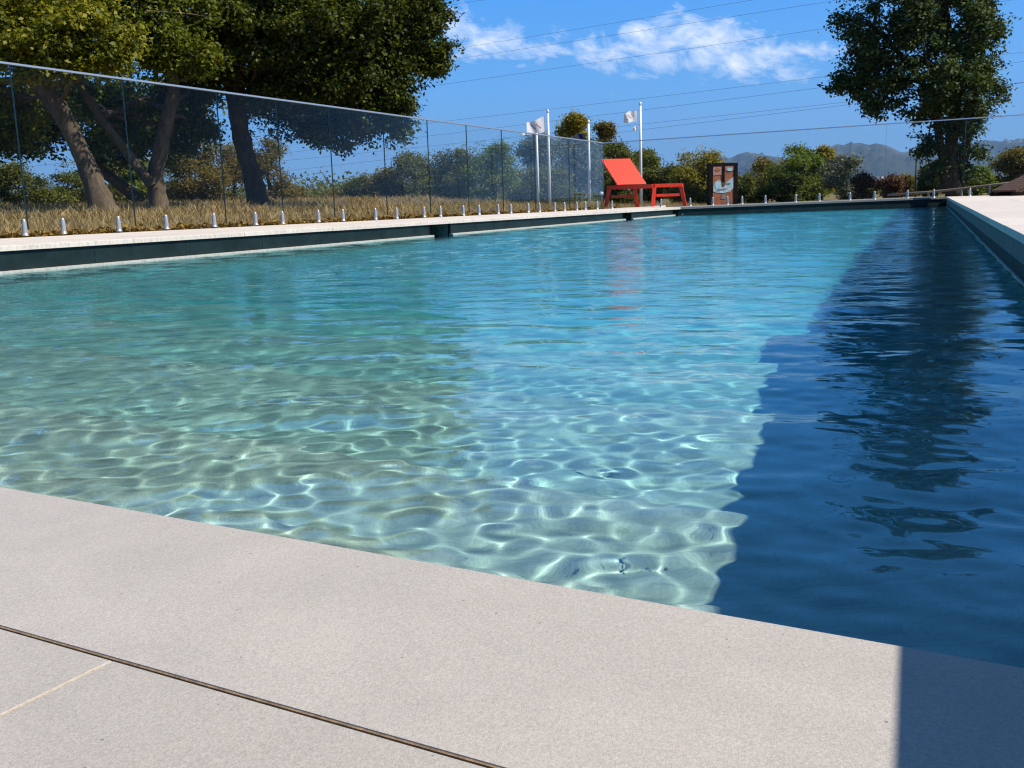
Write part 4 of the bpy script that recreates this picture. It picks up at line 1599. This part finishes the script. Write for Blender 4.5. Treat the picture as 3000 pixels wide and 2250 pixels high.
rp = [atd(2600, 572, 27), atd(2720, 563, 26.5), atd(2817, 553, 26), atd(2900, 543, 25.5), atd(3060, 523, 25)]
root = empty('timber_rail', rp[0])
tag(root, 'low weathered timber handrail climbing to the right behind the far fence', 'handrail')
m = MB()
m.tube([q - rp[0] for q in rp], [.03] * 5, 8)
m.build('rail', M['grey_wood'], root, True)
for q in rp[1:]:
    m = MB()
    g0 = Vector((q.x, q.y, float(gz(q.x, q.y)) - .05))
    m.tube([g0 - rp[0], q - rp[0] + Vector((0, 0, .02))], [.035, .03], 8)
    m.build('rail_post', M['grey_wood'], root, True)

# brown wooden lounger at the right edge
wl = at(3010, 571, 0.02)
root = empty('wooden_lounger', wl, rad(4))
tag(root, 'brown wooden lounger with a slanted back, cut off by the right edge', 'sun lounger')
s = wl.y / 3000
n = 8
p0, p1 = Vector((-72 * s, 0, 14 * s)), Vector((30 * s, 0, 58 * s))
for i in range(n):
    c = p0.lerp(p1, (i + .5) / n)
    m = MB()
    m.bar(c - Vector((0, .35, 0)), c + Vector((0, .35, 0)), (p1 - p0).length / n - .008, 0.03, up=(-0.4, 0, .92))
    m.build('back_slat', M['brown_wood'], root)
for sy in (-1, 1):
    m = MB()
    m.bar(p0 + Vector((0, sy * .31, -.045)), p1 + Vector((0, sy * .31, -.045)), 0.05, 0.05)
    m.build('back_rail', M['brown_wood'], root)
    m = MB()
    m.bar((-80 * s, sy * .31, 4 * s), (120 * s, sy * .31, 4 * s), 0.05, 0.06)
    m.build('side_rail', M['dark_wood'], root)
    m = MB()
    m.bar((20 * s, sy * .27, 6 * s), (20 * s, sy * .27, 50 * s), 0.04, 0.04)
    m.build('prop', M['dark_wood'], root)

# white ball lamp near the fence corner
Yl = 24
lp = atd(1762, 567, Yl)
root = empty('garden_lamp', Vector((lp.x, Yl, float(gz(lp.x, Yl)))))
tag(root, 'small white ball lamp on a dark stake left of the red lounger', 'garden lamp')
m = MB()
m.tube([(0, 0, -.05), (0, 0, lp.z - root.location.z)], [.02, .02], 8)
m.build('stake', M['post_green'], root, True)
bm = bmesh.new()
bmesh.ops.create_uvsphere(bm, u_segments=14, v_segments=9, radius=.045)
me = bpy.data.meshes.new('globe')
bm.to_mesh(me)
bm.free()
me.materials.append(M['white_paint'])
gl_o = link(bpy.data.objects.new('globe', me), root)
gl_o.location = (0, 0, lp.z - root.location.z)

# far white village
for i, (x, y, w_) in enumerate([(2572, 517, 9), (2584, 516, 7), (2592, 521, 7), (2601, 517, 9), (2613, 520, 10), (2620, 523, 6)]):
    Yv = 1500
    p_ = atd(x, y + 4, Yv)
    s = Yv / 3000
    root = empty('white_house', p_, rad(17 * i))
    tag(root, ('tiny white house in the far village under the mountain, %s from the left' % ('first', 'second', 'third', 'fourth', 'fifth', 'sixth')[i]), 'house', 'white houses of the far village')
    ww = w_ * s
    m = MB()
    m.box((0, 0, ww * .2 - 6), (ww, ww * .7, ww * .6 + 12))
    m.build('wall', M['render_white'], root)
    m = MB()
    hz = ww * .5
    m.add([(-ww * .55, -ww * .4, hz), (ww * .55, -ww * .4, hz), (ww * .55, ww * .4, hz), (-ww * .55, ww * .4, hz), (-ww * .55, 0, hz + ww * .12), (ww * .55, 0, hz + ww * .12)],
          [(0, 1, 5, 4), (2, 3, 4, 5), (0, 4, 3), (1, 2, 5), (0, 3, 2, 1)])
    m.build('roof', M['roof_tile'], root)

# ------------------------------------------------------------------ unseen block added at the near right corner to shade the steps and the paving
S1, S2 = at(2632, 1902, ZN), at(2617, 2250, ZN)
du = Vector((S1.x - S2.x, S1.y - S2.y, 0)).normalized()
dn = Vector((du.y, -du.x, 0))                           # to the right of the shadow edge
w0 = C_NR + nR * 0.05
D_ = (Vector((w0.x, w0.y, 0)) - Vector((S1.x, S1.y, 0))).dot(dn)
HW = D_ / (Vector((SUN.x, SUN.y, 0)).dot(dn) / SUN.z)    # height over the near paving, set by the wanted shadow edge
root = empty('shadow_caster', Vector((w0.x, w0.y, ZN)), math.atan2(du.y, du.x))
tag(root, 'unseen white block added at the near right corner of the pool to cast its shadow', 'wall')
m = MB()
m.box((-0.05, -0.16, (HW - .04) / 2), (6.3, 0.28, HW - .04))
m.build('wall', M['render_white'], root)  # core of the added block, its length shaped for the shadow
for i in range(8):
    m = MB()
    m.box((-3.2 + .395 + .79 * i, -0.16, HW - .02), (.7899, 0.32, .04))
    m.build('caster_cap', M['deck_stone'], root)

# ------------------------------------------------------------------ haze over the valley
USE_HAZE = True
if USE_HAZE:
    hzm = bpy.data.materials.new('haze_air')
    hzm.use_nodes = True
    t = NT(hzm.node_tree)
    hzm.node_tree.nodes.clear()
    out = t.n('ShaderNodeOutputMaterial')
    pv = t.n('ShaderNodeVolumePrincipled')
    pv.inputs['Color'].default_value = (.36, .61, 1.0, 1)
    pv.inputs['Density'].default_value = 0.000068
    pv.inputs['Anisotropy'].default_value = 0.2
    t.l(pv.outputs[0], out.inputs['Volume'])
    m = MB()
    m.box((0, 0, 155), (19000, 19000, 450))
    hz_o = m.build('haze', hzm)
    tag(hz_o, kind='stuff')
